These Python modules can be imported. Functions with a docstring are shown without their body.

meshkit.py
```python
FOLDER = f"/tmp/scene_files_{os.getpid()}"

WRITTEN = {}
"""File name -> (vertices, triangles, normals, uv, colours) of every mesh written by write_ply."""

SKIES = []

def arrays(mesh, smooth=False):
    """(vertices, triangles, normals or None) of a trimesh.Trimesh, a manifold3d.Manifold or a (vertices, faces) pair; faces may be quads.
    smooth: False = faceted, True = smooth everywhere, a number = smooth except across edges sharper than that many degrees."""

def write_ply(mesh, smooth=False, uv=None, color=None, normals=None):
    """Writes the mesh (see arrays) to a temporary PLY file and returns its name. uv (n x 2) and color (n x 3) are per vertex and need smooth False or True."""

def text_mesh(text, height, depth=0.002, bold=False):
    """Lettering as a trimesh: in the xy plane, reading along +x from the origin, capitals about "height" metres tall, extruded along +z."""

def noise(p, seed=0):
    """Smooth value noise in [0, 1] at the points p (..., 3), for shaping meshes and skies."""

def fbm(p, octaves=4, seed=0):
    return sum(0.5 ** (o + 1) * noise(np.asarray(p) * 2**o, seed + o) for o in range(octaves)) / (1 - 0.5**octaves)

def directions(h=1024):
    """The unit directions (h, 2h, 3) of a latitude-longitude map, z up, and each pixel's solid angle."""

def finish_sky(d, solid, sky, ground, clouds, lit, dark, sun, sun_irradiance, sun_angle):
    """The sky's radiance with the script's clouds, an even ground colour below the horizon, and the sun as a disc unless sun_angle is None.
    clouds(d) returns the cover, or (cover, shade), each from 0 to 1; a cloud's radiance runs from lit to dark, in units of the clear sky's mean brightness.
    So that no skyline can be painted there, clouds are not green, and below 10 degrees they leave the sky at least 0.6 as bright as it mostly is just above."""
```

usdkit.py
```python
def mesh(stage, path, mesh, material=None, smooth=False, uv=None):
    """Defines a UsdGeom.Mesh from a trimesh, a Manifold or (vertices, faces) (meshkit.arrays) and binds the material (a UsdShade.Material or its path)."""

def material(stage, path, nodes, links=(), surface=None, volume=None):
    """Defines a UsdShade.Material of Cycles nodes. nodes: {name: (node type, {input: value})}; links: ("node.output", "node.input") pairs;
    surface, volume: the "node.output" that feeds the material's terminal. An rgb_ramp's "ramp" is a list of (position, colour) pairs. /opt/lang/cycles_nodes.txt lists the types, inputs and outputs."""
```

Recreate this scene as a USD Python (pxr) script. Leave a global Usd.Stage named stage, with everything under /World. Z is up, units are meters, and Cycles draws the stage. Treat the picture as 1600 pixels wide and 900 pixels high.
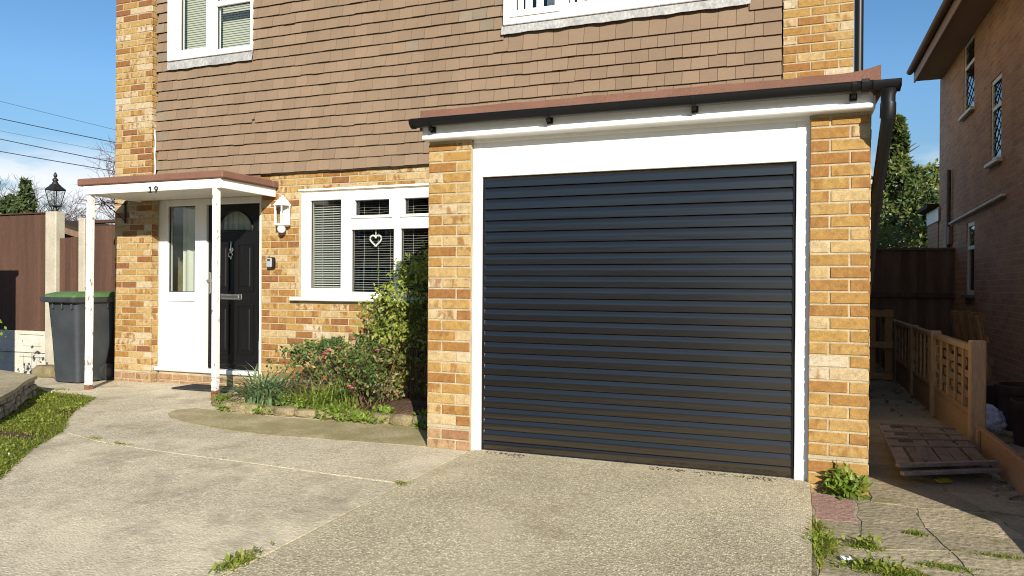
import math, random
import numpy as np, trimesh, shapely
from shapely.geometry import Polygon
def sbox(x0, x1, y0, y1): return shapely.box(x0, y0, x1, y1)
from pxr import Usd, UsdGeom, UsdLux, UsdShade, Gf, Sdf, Vt
import usdkit, meshkit

stage = Usd.Stage.CreateInMemory()
UsdGeom.SetStageUpAxis(stage, "Z"); UsdGeom.SetStageMetersPerUnit(stage, 1.0)
UsdGeom.Xform.Define(stage, "/World"); UsdGeom.Scope.Define(stage, "/World/Looks")
R = random.Random(7); NR = np.random.RandomState(7)

# ------------------------------------------------------------------ camera
EYE = np.array([0.0, -4.74, 1.16]); YAW = math.radians(21.0); PITCH = math.radians(-0.17); ROLL = 0.0068; FPX = 1155.0
def camera_axes():
    fwd = np.array([-math.sin(YAW) * math.cos(PITCH), math.cos(YAW) * math.cos(PITCH), math.sin(PITCH)])
    right = np.array([math.cos(YAW), math.sin(YAW), 0.0]); up = np.cross(right, fwd)
    c, s = math.cos(ROLL), math.sin(ROLL)
    return c * right - s * up, s * right + c * up, fwd
CR, CU, CF = camera_axes()
CR, CU = (math.cos(2*ROLL)*CR + math.sin(2*ROLL)*CU, -math.sin(2*ROLL)*CR + math.cos(2*ROLL)*CU)
cam = UsdGeom.Camera.Define(stage, "/World/camera")
mtx = Gf.Matrix4d(*[float(x) for x in (*CR, 0, *CU, 0, *(-CF), 0, *EYE, 1)])
cam.AddTransformOp().Set(mtx)
cam.CreateFocalLengthAttr(26.0); cam.CreateHorizontalApertureAttr(26.0 * 1600 / FPX)
cam.CreateClippingRangeAttr(Gf.Vec2f(0.05, 2000)); cam.CreateExposureAttr(0.82)
def project(p):
    d = np.asarray(p, float) - EYE
    z = d @ CF
    return np.stack([d @ CR / z * FPX + 800, 450 - d @ CU / z * FPX], -1)

# ------------------------------------------------------------------ sky and sun
SUN_EL = math.radians(23.5); SAZ = math.radians(34.0)
SUN = np.array([math.sin(SAZ) * math.cos(SUN_EL), -math.cos(SAZ) * math.cos(SUN_EL), math.sin(SUN_EL)])
L = "/World/Looks/"
skym = usdkit.material(stage, L + "sky_look", {
    "sky": ("sky_texture", {"sky_type": "single_scattering", "sun_disc": False, "sun_elevation": SUN_EL, "sun_rotation": math.atan2(SUN[0], SUN[1]), "air_density": 1.0, "aerosol_density": 0.25, "ozone_density": 2.5}),
    "tc": ("texture_coordinate", {}),
    "sep": ("separate_xyz", {}),
    "lo": ("map_range", {"from_min": 0.0, "from_max": 0.07, "to_min": 0.0, "to_max": 1.0, "clamp": True}),
    "hi": ("map_range", {"from_min": 0.12, "from_max": 0.17, "to_min": 1.0, "to_max": 0.0, "clamp": True}),
    "map": ("mapping", {"scale": (2.6, 2.6, 8.0), "location": (2.1, 1.3, 0.7)}),
    "n": ("noise_texture", {"scale": 2.2, "detail": 6.0, "roughness": 0.55}),
    "r": ("map_range", {"from_min": 0.455, "from_max": 0.57, "to_min": 0.0, "to_max": 0.9, "clamp": True}),
    "m1": ("math", {"math_type": "multiply"}), "m2": ("math", {"math_type": "multiply"}),
    "dim": ("map_range", {"from_min": 0.0, "from_max": 0.24, "to_min": 0.42, "to_max": 1.0, "clamp": True}), "dx": ("mix", {"mix_type": "multiply", "fac": 1.0}),
    "hsv": ("hsv", {"saturation": 1.2, "value": 1.0, "hue": 0.5, "fac": 1.0}),
    "mix": ("mix", {"mix_type": "mix", "color2": (7.0, 7.2, 7.6)}),
    "bg": ("background_shader", {"strength": 0.08})},
    [("tc.generated", "sep.vector"), ("sep.z", "lo.value"), ("sep.z", "hi.value"), ("tc.generated", "map.vector"), ("map.vector", "n.vector"), ("n.fac", "r.value"),
     ("r.result", "m1.value1"), ("lo.result", "m1.value2"), ("m1.value", "m2.value1"), ("hi.result", "m2.value2"), ("m2.value", "mix.fac"), ("sep.z", "dim.value"), ("sky.color", "dx.color1"), ("dim.result", "dx.color2"), ("dx.color", "hsv.color"), ("hsv.color", "mix.color1"), ("mix.color", "bg.color")],
    surface="bg.background")
dome = UsdLux.DomeLight.Define(stage, "/World/sky")
dome.GetPrim().SetCustomDataByKey("kind", "structure")
UsdShade.MaterialBindingAPI.Apply(dome.GetPrim()).Bind(skym)
sun = UsdLux.DistantLight.Define(stage, "/World/sun")
sun.CreateIntensityAttr(1.1); sun.CreateAngleAttr(0.5); sun.CreateColorAttr(Gf.Vec3f(1.0, 0.93, 0.80)); sun.CreateNormalizeAttr(True)
sx = np.cross([0, 0, 1.0], SUN); sx /= np.linalg.norm(sx); sy = np.cross(SUN, sx)
sun.AddTransformOp().Set(Gf.Matrix4d(*[float(q) for q in (*sx, 0, *sy, 0, *SUN, 0, 0, 0, 20, 1)]))

# ------------------------------------------------------------------ materials
MATS = {}
def pmat(name, base, rough=0.5, spec=0.5, metal=0.0, n1=None, n2=None, tone=0.0, bump=None, patch=None, stretch=(1, 1, 1), coat=0.0, ior=1.5, tint=(1, 1, 1)):
    """Principled with colour noise n1=(scale, lo, hi), n2, per-piece tone, bump=(scale, distance), patch=(scale, threshold, colour, softness)."""
    N = {"geo": ("geometry", {}), "map": ("mapping", {"scale": stretch}), "p": ("principled_bsdf", {"roughness": rough, "specular_ior_level": spec, "metallic": metal, "coat_weight": coat, "ior": ior, "specular_tint": tint}),
         "c0": ("color", {"value": base})}
    K = [("geo.position", "map.vector")]; cur = "c0.color"
    for i, n in enumerate((n1, n2)):
        if n:
            N[f"n{i}"] = ("noise_texture", {"scale": n[0], "detail": 5.0, "roughness": 0.6})
            N[f"r{i}"] = ("map_range", {"from_min": 0.3, "from_max": 0.7, "to_min": n[1], "to_max": n[2], "clamp": True})
            N[f"x{i}"] = ("mix", {"mix_type": "multiply", "fac": 1.0})
            K += [("map.vector", f"n{i}.vector"), (f"n{i}.fac", f"r{i}.value"), (cur, f"x{i}.color1"), (f"r{i}.result", f"x{i}.color2")]; cur = f"x{i}.color"
    if tone:
        N["at"] = ("attribute", {"attribute": "tone"}); N["ts"] = ("separate_color", {})
        N["tr"] = ("map_range", {"from_min": 0.0, "from_max": 1.0, "to_min": 1 - tone, "to_max": 1 + tone}); N["tx"] = ("mix", {"mix_type": "multiply", "fac": 1.0})
        K += [("at.color", "ts.color"), ("ts.r", "tr.value"), (cur, "tx.color1"), ("tr.result", "tx.color2")]; cur = "tx.color"
    if patch:
        N["pn"] = ("noise_texture", {"scale": patch[0], "detail": 6.0, "roughness": 0.65}); N["pr"] = ("map_range", {"from_min": patch[1], "from_max": patch[1] + patch[3], "clamp": True})
        N["px"] = ("mix", {"mix_type": "mix", "color2": patch[2]})
        K += [("map.vector", "pn.vector"), ("pn.fac", "pr.value"), ("pr.result", "px.fac"), (cur, "px.color1")]; cur = "px.color"
    if bump:
        N["bn"] = ("noise_texture", {"scale": bump[0], "detail": 4.0}); N["b"] = ("bump", {"strength": 1.0, "distance": bump[1]})
        K += [("map.vector", "bn.vector"), ("bn.fac", "b.height"), ("b.normal", "p.normal")]
    K.append((cur, "p.base_color"))
    MATS[name] = usdkit.material(stage, L + name, N, K, surface="p.BSDF")
    return MATS[name]

def brick_look(name, stops, dark, patch_lo=0.53):
    N = {"geo": ("geometry", {}), "at": ("attribute", {"attribute": "tone"}), "s": ("separate_color", {}),
         "ramp": ("rgb_ramp", {"ramp": stops}), "off": ("vector_math", {"math_type": "scale", "scale": 37.0}), "mp": ("mapping", {"scale": (1, 1, 0.55)}),
         "add": ("vector_math", {"math_type": "add"}), "n": ("noise_texture", {"scale": 17.0, "detail": 2.0, "roughness": 0.6}),
         "pr": ("map_range", {"from_min": patch_lo, "from_max": patch_lo + 0.13, "clamp": True}), "pm": ("math", {"math_type": "multiply"}), "pal": ("mix", {"mix_type": "mix", "color2": dark}),
         "g": ("noise_texture", {"scale": 160.0, "detail": 4.0, "roughness": 0.7}), "gr": ("map_range", {"from_min": 0.3, "from_max": 0.7, "to_min": 0.66, "to_max": 1.26}), "gx": ("mix", {"mix_type": "multiply", "fac": 1.0}),
         "w": ("noise_texture", {"scale": 26.0, "detail": 5.0, "roughness": 0.7}), "wr": ("map_range", {"from_min": 0.3, "from_max": 0.7, "to_min": 0.72, "to_max": 1.22}), "wx": ("mix", {"mix_type": "multiply", "fac": 1.0}),
         "b": ("bump", {"strength": 0.8, "distance": 0.004}), "p": ("principled_bsdf", {"roughness": 0.85, "specular_ior_level": 0.2})}
    K = [("at.color", "s.color"), ("s.r", "ramp.fac"), ("at.vector", "off.vector1"), ("geo.position", "mp.vector"), ("mp.vector", "add.vector1"), ("off.vector", "add.vector2"), ("add.vector", "n.vector"),
         ("n.fac", "pr.value"), ("pr.result", "pm.value1"), ("s.g", "pm.value2"), ("pm.value", "pal.fac"), ("ramp.color", "pal.color1"), ("geo.position", "g.vector"), ("g.fac", "gr.value"),
         ("pal.color", "gx.color1"), ("gr.result", "gx.color2"), ("geo.position", "w.vector"), ("w.fac", "wr.value"), ("gx.color", "wx.color1"), ("wr.result", "wx.color2"),
         ("wx.color", "p.base_color"), ("g.fac", "b.height"), ("b.normal", "p.normal")]
    MATS[name] = usdkit.material(stage, L + name, N, K, surface="p.BSDF")
STOPS = [(0, (0.49, 0.405, 0.28)), (0.22, (0.43, 0.305, 0.14)), (0.5, (0.36, 0.218, 0.067)), (0.75, (0.28, 0.136, 0.041)), (1, (0.215, 0.09, 0.04))]
brick_look("brick_multi", STOPS, (0.245, 0.115, 0.035), 0.50)
brick_look("brick_plinth", [(0, (0.36, 0.24, 0.13)), (1, (0.27, 0.14, 0.075))], (0.2, 0.1, 0.05))
pmat("mortar", (0.42, 0.355, 0.24), 0.95, 0.1, n1=(9, 0.8, 1.12), n2=(130, 0.75, 1.2), bump=(150, 0.004))
pmat("clay_tile", (0.225, 0.160, 0.108), 0.88, 0.15, n1=(1.1, 0.93, 1.06), n2=(160, 0.82, 1.15), tone=0.075, bump=(220, 0.0015), patch=(2.1, 0.58, (0.185, 0.148, 0.105), 0.22))
pmat("clay_tile_weathered", (0.205, 0.165, 0.122), 0.85, 0.2, n1=(4, 0.85, 1.1), n2=(160, 0.84, 1.13), tone=0.1, bump=(220, 0.0015))
pmat("tile_batten", (0.05, 0.035, 0.025), 0.9, 0.1)
pmat("white_plastic", (0.80, 0.80, 0.775), 0.32, 0.5, n1=(5, 0.93, 1.0), stretch=(2.5, 2.5, 0.5), patch=(9, 0.66, (0.60, 0.58, 0.52), 0.15))
pmat("white_paint_old", (0.74, 0.73, 0.69), 0.5, 0.4, n1=(5, 0.92, 1.02), patch=(16, 0.59, (0.27, 0.17, 0.11), 0.03), stretch=(1.6, 1.6, 0.6))
pmat("white_paint_worn", (0.74, 0.725, 0.68), 0.5, 0.4, n1=(5, 0.92, 1.02), patch=(20, 0.60, (0.42, 0.35, 0.28), 0.04))
pmat("rust", (0.20, 0.095, 0.055), 0.9, 0.2, n1=(40, 0.6, 1.3), bump=(90, 0.003))
pmat("gasket", (0.05, 0.05, 0.05), 0.6, 0.3)
pmat("lead", (0.36, 0.36, 0.35), 0.55, 0.5, n1=(6, 0.75, 1.15), n2=(45, 0.7, 1.25), bump=(25, 0.006), stretch=(1, 1, 0.6))
pmat("felt", (0.195, 0.102, 0.072), 0.95, 0.15, n1=(3, 0.85, 1.1), n2=(260, 0.55, 1.45), bump=(300, 0.003), patch=(2.2, 0.63, (0.16, 0.12, 0.05), 0.08))
pmat("black_plastic", (0.006, 0.006, 0.007), 0.42, 0.35, n1=(12, 0.8, 1.2))
pmat("shutter", (0.0055, 0.0053, 0.0058), 0.22, 0.5, ior=2.15, tint=(1.0, 0.86, 0.70), n1=(6, 0.8, 1.25), stretch=(0.3, 1, 4), tone=0.2, bump=(7, 0.0012))
pmat("door_black", (0.0065, 0.0065, 0.007), 0.34, 0.28, n1=(30, 0.8, 1.2), bump=(60, 0.0012), stretch=(1, 1, 0.12))
pmat("chrome", (0.72, 0.72, 0.70), 0.18, 0.5, metal=1.0)
pmat("iron_black", (0.014, 0.012, 0.012), 0.5, 0.5, n1=(30, 0.7, 1.6))
pmat("fence_brown", (0.088, 0.047, 0.032), 0.85, 0.2, n1=(3, 0.8, 1.1), n2=(60, 0.8, 1.2), tone=0.14, bump=(60, 0.002), stretch=(3, 3, 0.35))
pmat("fence_dark", (0.19, 0.125, 0.085), 0.9, 0.15, n1=(3, 0.7, 1.2), n2=(60, 0.75, 1.2), tone=0.25, bump=(60, 0.002), stretch=(3, 3, 0.3))
pmat("timber_pale", (0.40, 0.29, 0.175), 0.85, 0.2, n1=(3, 0.8, 1.1), n2=(50, 0.8, 1.2), tone=0.12, bump=(60, 0.002), stretch=(3, 3, 0.3))
pmat("timber_board", (0.36, 0.225, 0.135), 0.85, 0.2, n1=(2, 0.8, 1.1), n2=(40, 0.8, 1.2), tone=0.15, bump=(60, 0.002), stretch=(3, 0.4, 3))
pmat("timber_grey", (0.25, 0.205, 0.165), 0.9, 0.15, n1=(5, 0.7, 1.2), n2=(70, 0.7, 1.25), tone=0.25, bump=(60, 0.003))
pmat("timber_orange", (0.42, 0.24, 0.10), 0.85, 0.2, n1=(5, 0.8, 1.2), tone=0.15)
pmat("concrete_post", (0.47, 0.43, 0.34), 0.92, 0.15, n1=(4, 0.8, 1.1), n2=(170, 0.65, 1.3), bump=(190, 0.004))
pmat("concrete_pale", (0.55, 0.52, 0.44), 0.92, 0.15, n1=(3, 0.8, 1.1), n2=(60, 0.85, 1.12), bump=(90, 0.003))
pmat("bin_plastic", (0.036, 0.043, 0.050), 0.5, 0.4, n1=(4, 0.8, 1.25), n2=(90, 0.9, 1.1), patch=(11, 0.63, (0.075, 0.082, 0.085), 0.12), bump=(400, 0.0006))
pmat("bin_green", (0.075, 0.15, 0.05), 0.5, 0.4, n1=(5, 0.85, 1.15))
pmat("rubber", (0.03, 0.03, 0.03), 0.8, 0.3)
pmat("stone_grey", (0.24, 0.215, 0.175), 0.9, 0.2, n1=(6, 0.7, 1.2), n2=(50, 0.75, 1.25), tone=0.2, bump=(40, 0.012))
pmat("stone_edge", (0.245, 0.20, 0.115), 0.95, 0.15, n1=(8, 0.7, 1.2), n2=(60, 0.7, 1.25), tone=0.15, bump=(50, 0.012), patch=(9, 0.56, (0.17, 0.17, 0.05), 0.12))
pmat("soil", (0.105, 0.066, 0.042), 1.0, 0.1, n1=(7, 0.6, 1.3), n2=(60, 0.5, 1.5), bump=(45, 0.03))
pmat("earth_under", (0.12, 0.105, 0.075), 1.0, 0.1, n1=(5, 0.7, 1.2), n2=(80, 0.6, 1.3), bump=(60, 0.01))
pmat("doormat", (0.045, 0.045, 0.048), 1.0, 0.1, n2=(120, 0.6, 1.4), bump=(300, 0.006))
pmat("slate_strip", (0.16, 0.18, 0.22), 0.6, 0.4, n1=(10, 0.8, 1.2))
pmat("pot_plastic", (0.055, 0.035, 0.028), 0.5, 0.4, n1=(6, 0.7, 1.3))
pmat("bag_white", (0.62, 0.66, 0.74), 0.45, 0.4, n1=(9, 0.85, 1.1))
pmat("bag_blue", (0.05, 0.12, 0.42), 0.45, 0.4)
pmat("blind_white", (0.72, 0.70, 0.64), 0.6, 0.3)
pmat("blind_green", (0.46, 0.46, 0.37), 0.7, 0.3)
pmat("curtain_grey", (0.78, 0.80, 0.78), 0.8, 0.1)
pmat("room_dark", (0.09, 0.085, 0.08), 0.9, 0.1)
pmat("room_pale", (0.36, 0.36, 0.33), 0.9, 0.1)
pmat("wicker", (0.75, 0.73, 0.68), 0.8, 0.2, n2=(200, 0.7, 1.15))
pmat("keysafe_grey", (0.42, 0.43, 0.46), 0.4, 0.5, metal=0.3)
pmat("bark", (0.085, 0.07, 0.06), 0.95, 0.1, n1=(15, 0.7, 1.3))
pmat("bark_birch", (0.12, 0.085, 0.085), 0.9, 0.1, n1=(15, 0.7, 1.3))
pmat("stem_brown", (0.13, 0.085, 0.05), 0.9, 0.1, n1=(30, 0.7, 1.3))
pmat("petal_pink", (0.62, 0.14, 0.24), 0.6, 0.3, n1=(60, 0.8, 1.3))
pmat("petal_white", (0.75, 0.74, 0.62), 0.6, 0.3)
pmat("wire_black", (0.02, 0.02, 0.022), 0.6, 0.3)
pmat("eave_brown", (0.13, 0.075, 0.05), 0.6, 0.4, n1=(4, 0.85, 1.1))
pmat("soffit_brown", (0.26, 0.175, 0.13), 0.6, 0.4)
pmat("roof_tile", (0.16, 0.09, 0.06), 0.9, 0.1, n1=(3, 0.8, 1.2))
pmat("silicone", (0.62, 0.61, 0.58), 0.6, 0.3)
pmat("litter", (0.75, 0.75, 0.75), 0.6, 0.3)
pmat("scrap_yellow", (0.55, 0.45, 0.04), 0.6, 0.3)

def leaf_look(name, stops, trans=0.35, rough=0.45):
    N = {"at": ("attribute", {"attribute": "tone"}), "s": ("separate_color", {}), "ramp": ("rgb_ramp", {"ramp": stops}),
         "p": ("principled_bsdf", {"roughness": rough, "specular_ior_level": 0.35}), "t": ("translucent_bsdf", {}), "m": ("mix_closure", {"fac": trans})}
    K = [("at.color", "s.color"), ("s.r", "ramp.fac"), ("ramp.color", "p.base_color"), ("ramp.color", "t.color"), ("p.BSDF", "m.closure1"), ("t.BSDF", "m.closure2")]
    MATS[name] = usdkit.material(stage, L + name, N, K, surface="m.closure")
leaf_look("leaf_climber", [(0, (0.08, 0.11, 0.02)), (0.5, (0.24, 0.30, 0.05)), (0.85, (0.45, 0.47, 0.10)), (1, (0.46, 0.32, 0.13))], 0.4)
leaf_look("leaf_rose", [(0, (0.04, 0.085, 0.022)), (0.5, (0.105, 0.185, 0.042)), (0.85, (0.23, 0.28, 0.075)), (1, (0.36, 0.20, 0.10))], 0.4)
leaf_look("leaf_dry", [(0, (0.17, 0.10, 0.05)), (0.5, (0.28, 0.18, 0.09)), (1, (0.42, 0.30, 0.16))])
leaf_look("blade_bluegreen", [(0, (0.12, 0.21, 0.09)), (0.7, (0.26, 0.38, 0.19)), (1, (0.45, 0.46, 0.26))], 0.45)
leaf_look("blade_green", [(0, (0.13, 0.20, 0.03)), (0.7, (0.28, 0.37, 0.065)), (1, (0.40, 0.41, 0.12))], 0.45)
leaf_look("lawn_blade", [(0, (0.13, 0.19, 0.022)), (0.6, (0.26, 0.33, 0.04)), (0.9, (0.36, 0.37, 0.07)), (1, (0.36, 0.27, 0.11))], 0.45)
leaf_look("leaf_weed", [(0, (0.12, 0.19, 0.025)), (0.7, (0.24, 0.34, 0.045)), (1, (0.34, 0.40, 0.09))], 0.45)
leaf_look("leaf_holly", [(0, (0.04, 0.065, 0.02)), (0.6, (0.10, 0.14, 0.034)), (1, (0.22, 0.23, 0.07))], 0.35, 0.35)
leaf_look("leaf_yellow", [(0, (0.09, 0.12, 0.025)), (0.6, (0.21, 0.23, 0.045)), (1, (0.36, 0.33, 0.09))], 0.4, 0.4)
leaf_look("leaf_conifer", [(0, (0.03, 0.05, 0.016)), (0.7, (0.075, 0.11, 0.03)), (1, (0.15, 0.16, 0.05))], 0.2)

def glass_look(name, tint=(0.93, 0.95, 0.94), ior=1.5):
    MATS[name] = usdkit.material(stage, L + name, {"geo": ("geometry", {}), "io": ("mix_float", {"a": ior, "b": 1.0 / ior}), "f": ("fresnel", {}), "t": ("transparent_bsdf", {"color": tint}), "g": ("glossy_bsdf", {"roughness": 0.0, "color": (1, 1, 1)}), "m": ("mix_closure", {})},
                                 [("geo.backfacing", "io.fac"), ("io.result", "f.IOR"), ("f.fac", "m.fac"), ("t.BSDF", "m.closure1"), ("g.BSDF", "m.closure2")], surface="m.closure")
glass_look("glass"); glass_look("glass_neighbour", (0.45, 0.5, 0.5), 1.9); glass_look("glass_obscure", (0.82, 0.85, 0.83), 1.5)

def concrete_look(name, base, stone, peb, contrast, stain=(0.17, 0.17, 0.07), stain_at=0.62, scale=1.0):
    """Exposed-aggregate concrete: pebbles in cells, sandy matrix, broad stains."""
    N = {"geo": ("geometry", {}), "v": ("voronoi_texture", {"scale": peb, "feature": "f1"}), "hs": ("separate_color", {}),
         "ramp": ("rgb_ramp", {"ramp": [(0, tuple(x * (1 - contrast) for x in stone)), (0.35, stone), (0.7, tuple(min(0.9, x * (1 + contrast * 0.9)) for x in stone)), (1, tuple(min(0.9, x * (1 + contrast * 1.9)) for x in stone))]}),
         "vm": ("map_range", {"from_min": 0.25, "from_max": 0.65, "clamp": True}), "c0": ("mix", {"mix_type": "mix", "color2": base}),
         "n1": ("noise_texture", {"scale": 0.9 * scale, "detail": 6.0, "roughness": 0.6}), "r1": ("map_range", {"from_min": 0.3, "from_max": 0.7, "to_min": 0.78, "to_max": 1.14}), "x1": ("mix", {"mix_type": "multiply", "fac": 1.0}),
         "n2": ("noise_texture", {"scale": 38.0, "detail": 5.0, "roughness": 0.7}), "r2": ("map_range", {"from_min": 0.3, "from_max": 0.7, "to_min": 0.74, "to_max": 1.2}), "x2": ("mix", {"mix_type": "multiply", "fac": 1.0}),
         "n4": ("noise_texture", {"scale": 1.1, "detail": 7.0, "roughness": 0.66, "distortion": 0.6}), "r4": ("map_range", {"from_min": 0.48, "from_max": 0.66, "to_min": 0.0, "to_max": 0.55, "clamp": True}), "x4": ("mix", {"mix_type": "mix", "color2": tuple(min(.8, q * 1.32 + .02) for q in base)}),
         "n3": ("noise_texture", {"scale": 2.3, "detail": 7.0, "roughness": 0.68}), "r3": ("map_range", {"from_min": stain_at - 0.1, "from_max": stain_at + 0.08, "to_min": 0.0, "to_max": 0.6, "clamp": True}), "x3": ("mix", {"mix_type": "mix", "color2": stain}),
         "bh": ("math", {"math_type": "subtract", "value1": 1.0}), "b": ("bump", {"strength": 0.8, "distance": 0.003}), "b2": ("bump", {"strength": 0.6, "distance": 0.008}), "p": ("principled_bsdf", {"roughness": 0.88, "specular_ior_level": 0.25})}
    K = [("geo.position", "v.vector"), ("v.color", "hs.color"), ("hs.r", "ramp.fac"), ("v.distance", "vm.value"), ("vm.result", "c0.fac"), ("ramp.color", "c0.color1"),
         ("geo.position", "n1.vector"), ("n1.fac", "r1.value"), ("c0.color", "x1.color1"), ("r1.result", "x1.color2"), ("geo.position", "n2.vector"), ("n2.fac", "r2.value"), ("x1.color", "x2.color1"), ("r2.result", "x2.color2"),
         ("geo.position", "n3.vector"), ("n3.fac", "r3.value"), ("r3.result", "x3.fac"), ("geo.position", "n4.vector"), ("n4.fac", "r4.value"), ("r4.result", "x4.fac"), ("x2.color", "x4.color1"), ("x4.color", "x3.color1"), ("x3.color", "p.base_color"),
         ("v.distance", "bh.value2"), ("n2.fac", "b2.height"), ("b2.normal", "b.normal"), ("bh.value", "b.height"), ("b.normal", "p.normal")]
    MATS[name] = usdkit.material(stage, L + name, N, K, surface="p.BSDF")
concrete_look("concrete_drive", (0.425, 0.362, 0.242), (0.495, 0.425, 0.29), 105, 0.58, (0.24, 0.18, 0.085), 0.64)
concrete_look("concrete_old", (0.535, 0.468, 0.333), (0.515, 0.452, 0.322), 95, 0.36, (0.22, 0.19, 0.13), 0.58, 1.3)
concrete_look("concrete_path", (0.52, 0.452, 0.328), (0.53, 0.462, 0.335), 95, 0.42, (0.24, 0.20, 0.12), 0.60, 1.3)
concrete_look("concrete_moss", (0.40, 0.33, 0.20), (0.41, 0.34, 0.205), 80, 0.30, (0.20, 0.185, 0.06), 0.50, 1.2)
pmat("flagstone", (0.33, 0.28, 0.185), 0.9, 0.25, n1=(2.5, 0.75, 1.15), n2=(55, 0.75, 1.25), tone=0.14, bump=(30, 0.012), patch=(3.0, 0.57, (0.17, 0.165, 0.06), 0.12))
pmat("flagstone_red", (0.32, 0.20, 0.16), 0.9, 0.25, n1=(5, 0.8, 1.15), n2=(55, 0.75, 1.25), bump=(40, 0.01))
pmat("joint_mortar", (0.42, 0.365, 0.26), 0.95, 0.1, n1=(8, 0.6, 1.25), n2=(90, 0.6, 1.3), bump=(80, 0.01), patch=(4, 0.52, (0.09, 0.10, 0.03), 0.1))

pmat("joint_dirt", (0.22, 0.19, 0.12), 0.95, 0.1, n1=(8, 0.6, 1.25), n2=(90, 0.6, 1.3), bump=(80, 0.01), patch=(5, 0.5, (0.08, 0.09, 0.025), 0.1))
def far_brick(name):
    N = {"geo": ("geometry", {}), "sep": ("separate_xyz", {}), "sep2": ("separate_xyz", {}), "ab": ("math", {"math_type": "absolute"}), "gt": ("math", {"math_type": "greater_than", "value2": 0.5}), "mx": ("mix_float", {}), "cmb": ("combine_xyz", {}),
         "br": ("brick_texture", {"scale": 1.0, "brick_width": 0.225, "row_height": 0.075, "mortar_size": 0.006, "mortar_smooth": 0.3, "bias": -0.1, "color1": (0.46, 0.255, 0.145), "color2": (0.34, 0.185, 0.112), "mortar": (0.52, 0.38, 0.26)}),
         "n": ("noise_texture", {"scale": 2.0, "detail": 5.0}), "r": ("map_range", {"from_min": 0.3, "from_max": 0.7, "to_min": 0.86, "to_max": 1.12}), "x": ("mix", {"mix_type": "multiply", "fac": 1.0}),
         "n2": ("noise_texture", {"scale": 40.0, "detail": 4.0}), "r2": ("map_range", {"from_min": 0.3, "from_max": 0.7, "to_min": 0.75, "to_max": 1.25}), "x2": ("mix", {"mix_type": "multiply", "fac": 1.0}),
         "inv": ("math", {"math_type": "subtract", "value1": 1.0}), "b": ("bump", {"strength": 1.0, "distance": 0.006}), "p": ("principled_bsdf", {"roughness": 0.9, "specular_ior_level": 0.2})}
    K = [("geo.position", "sep.vector"), ("geo.true_normal", "sep2.vector"), ("sep2.x", "ab.value1"), ("ab.value", "gt.value1"), ("gt.value", "mx.fac"), ("sep.x", "mx.a"), ("sep.y", "mx.b"), ("mx.result", "cmb.x"), ("sep.z", "cmb.y"),
         ("cmb.vector", "br.vector"), ("geo.position", "n.vector"), ("n.fac", "r.value"), ("br.color", "x.color1"), ("r.result", "x.color2"), ("geo.position", "n2.vector"), ("n2.fac", "r2.value"), ("x.color", "x2.color1"), ("r2.result", "x2.color2"),
         ("x2.color", "p.base_color"), ("br.fac", "inv.value2"), ("inv.value", "b.height"), ("b.normal", "p.normal")]
    MATS[name] = usdkit.material(stage, L + name, N, K, surface="p.BSDF")
far_brick("neighbour_brick")

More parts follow.
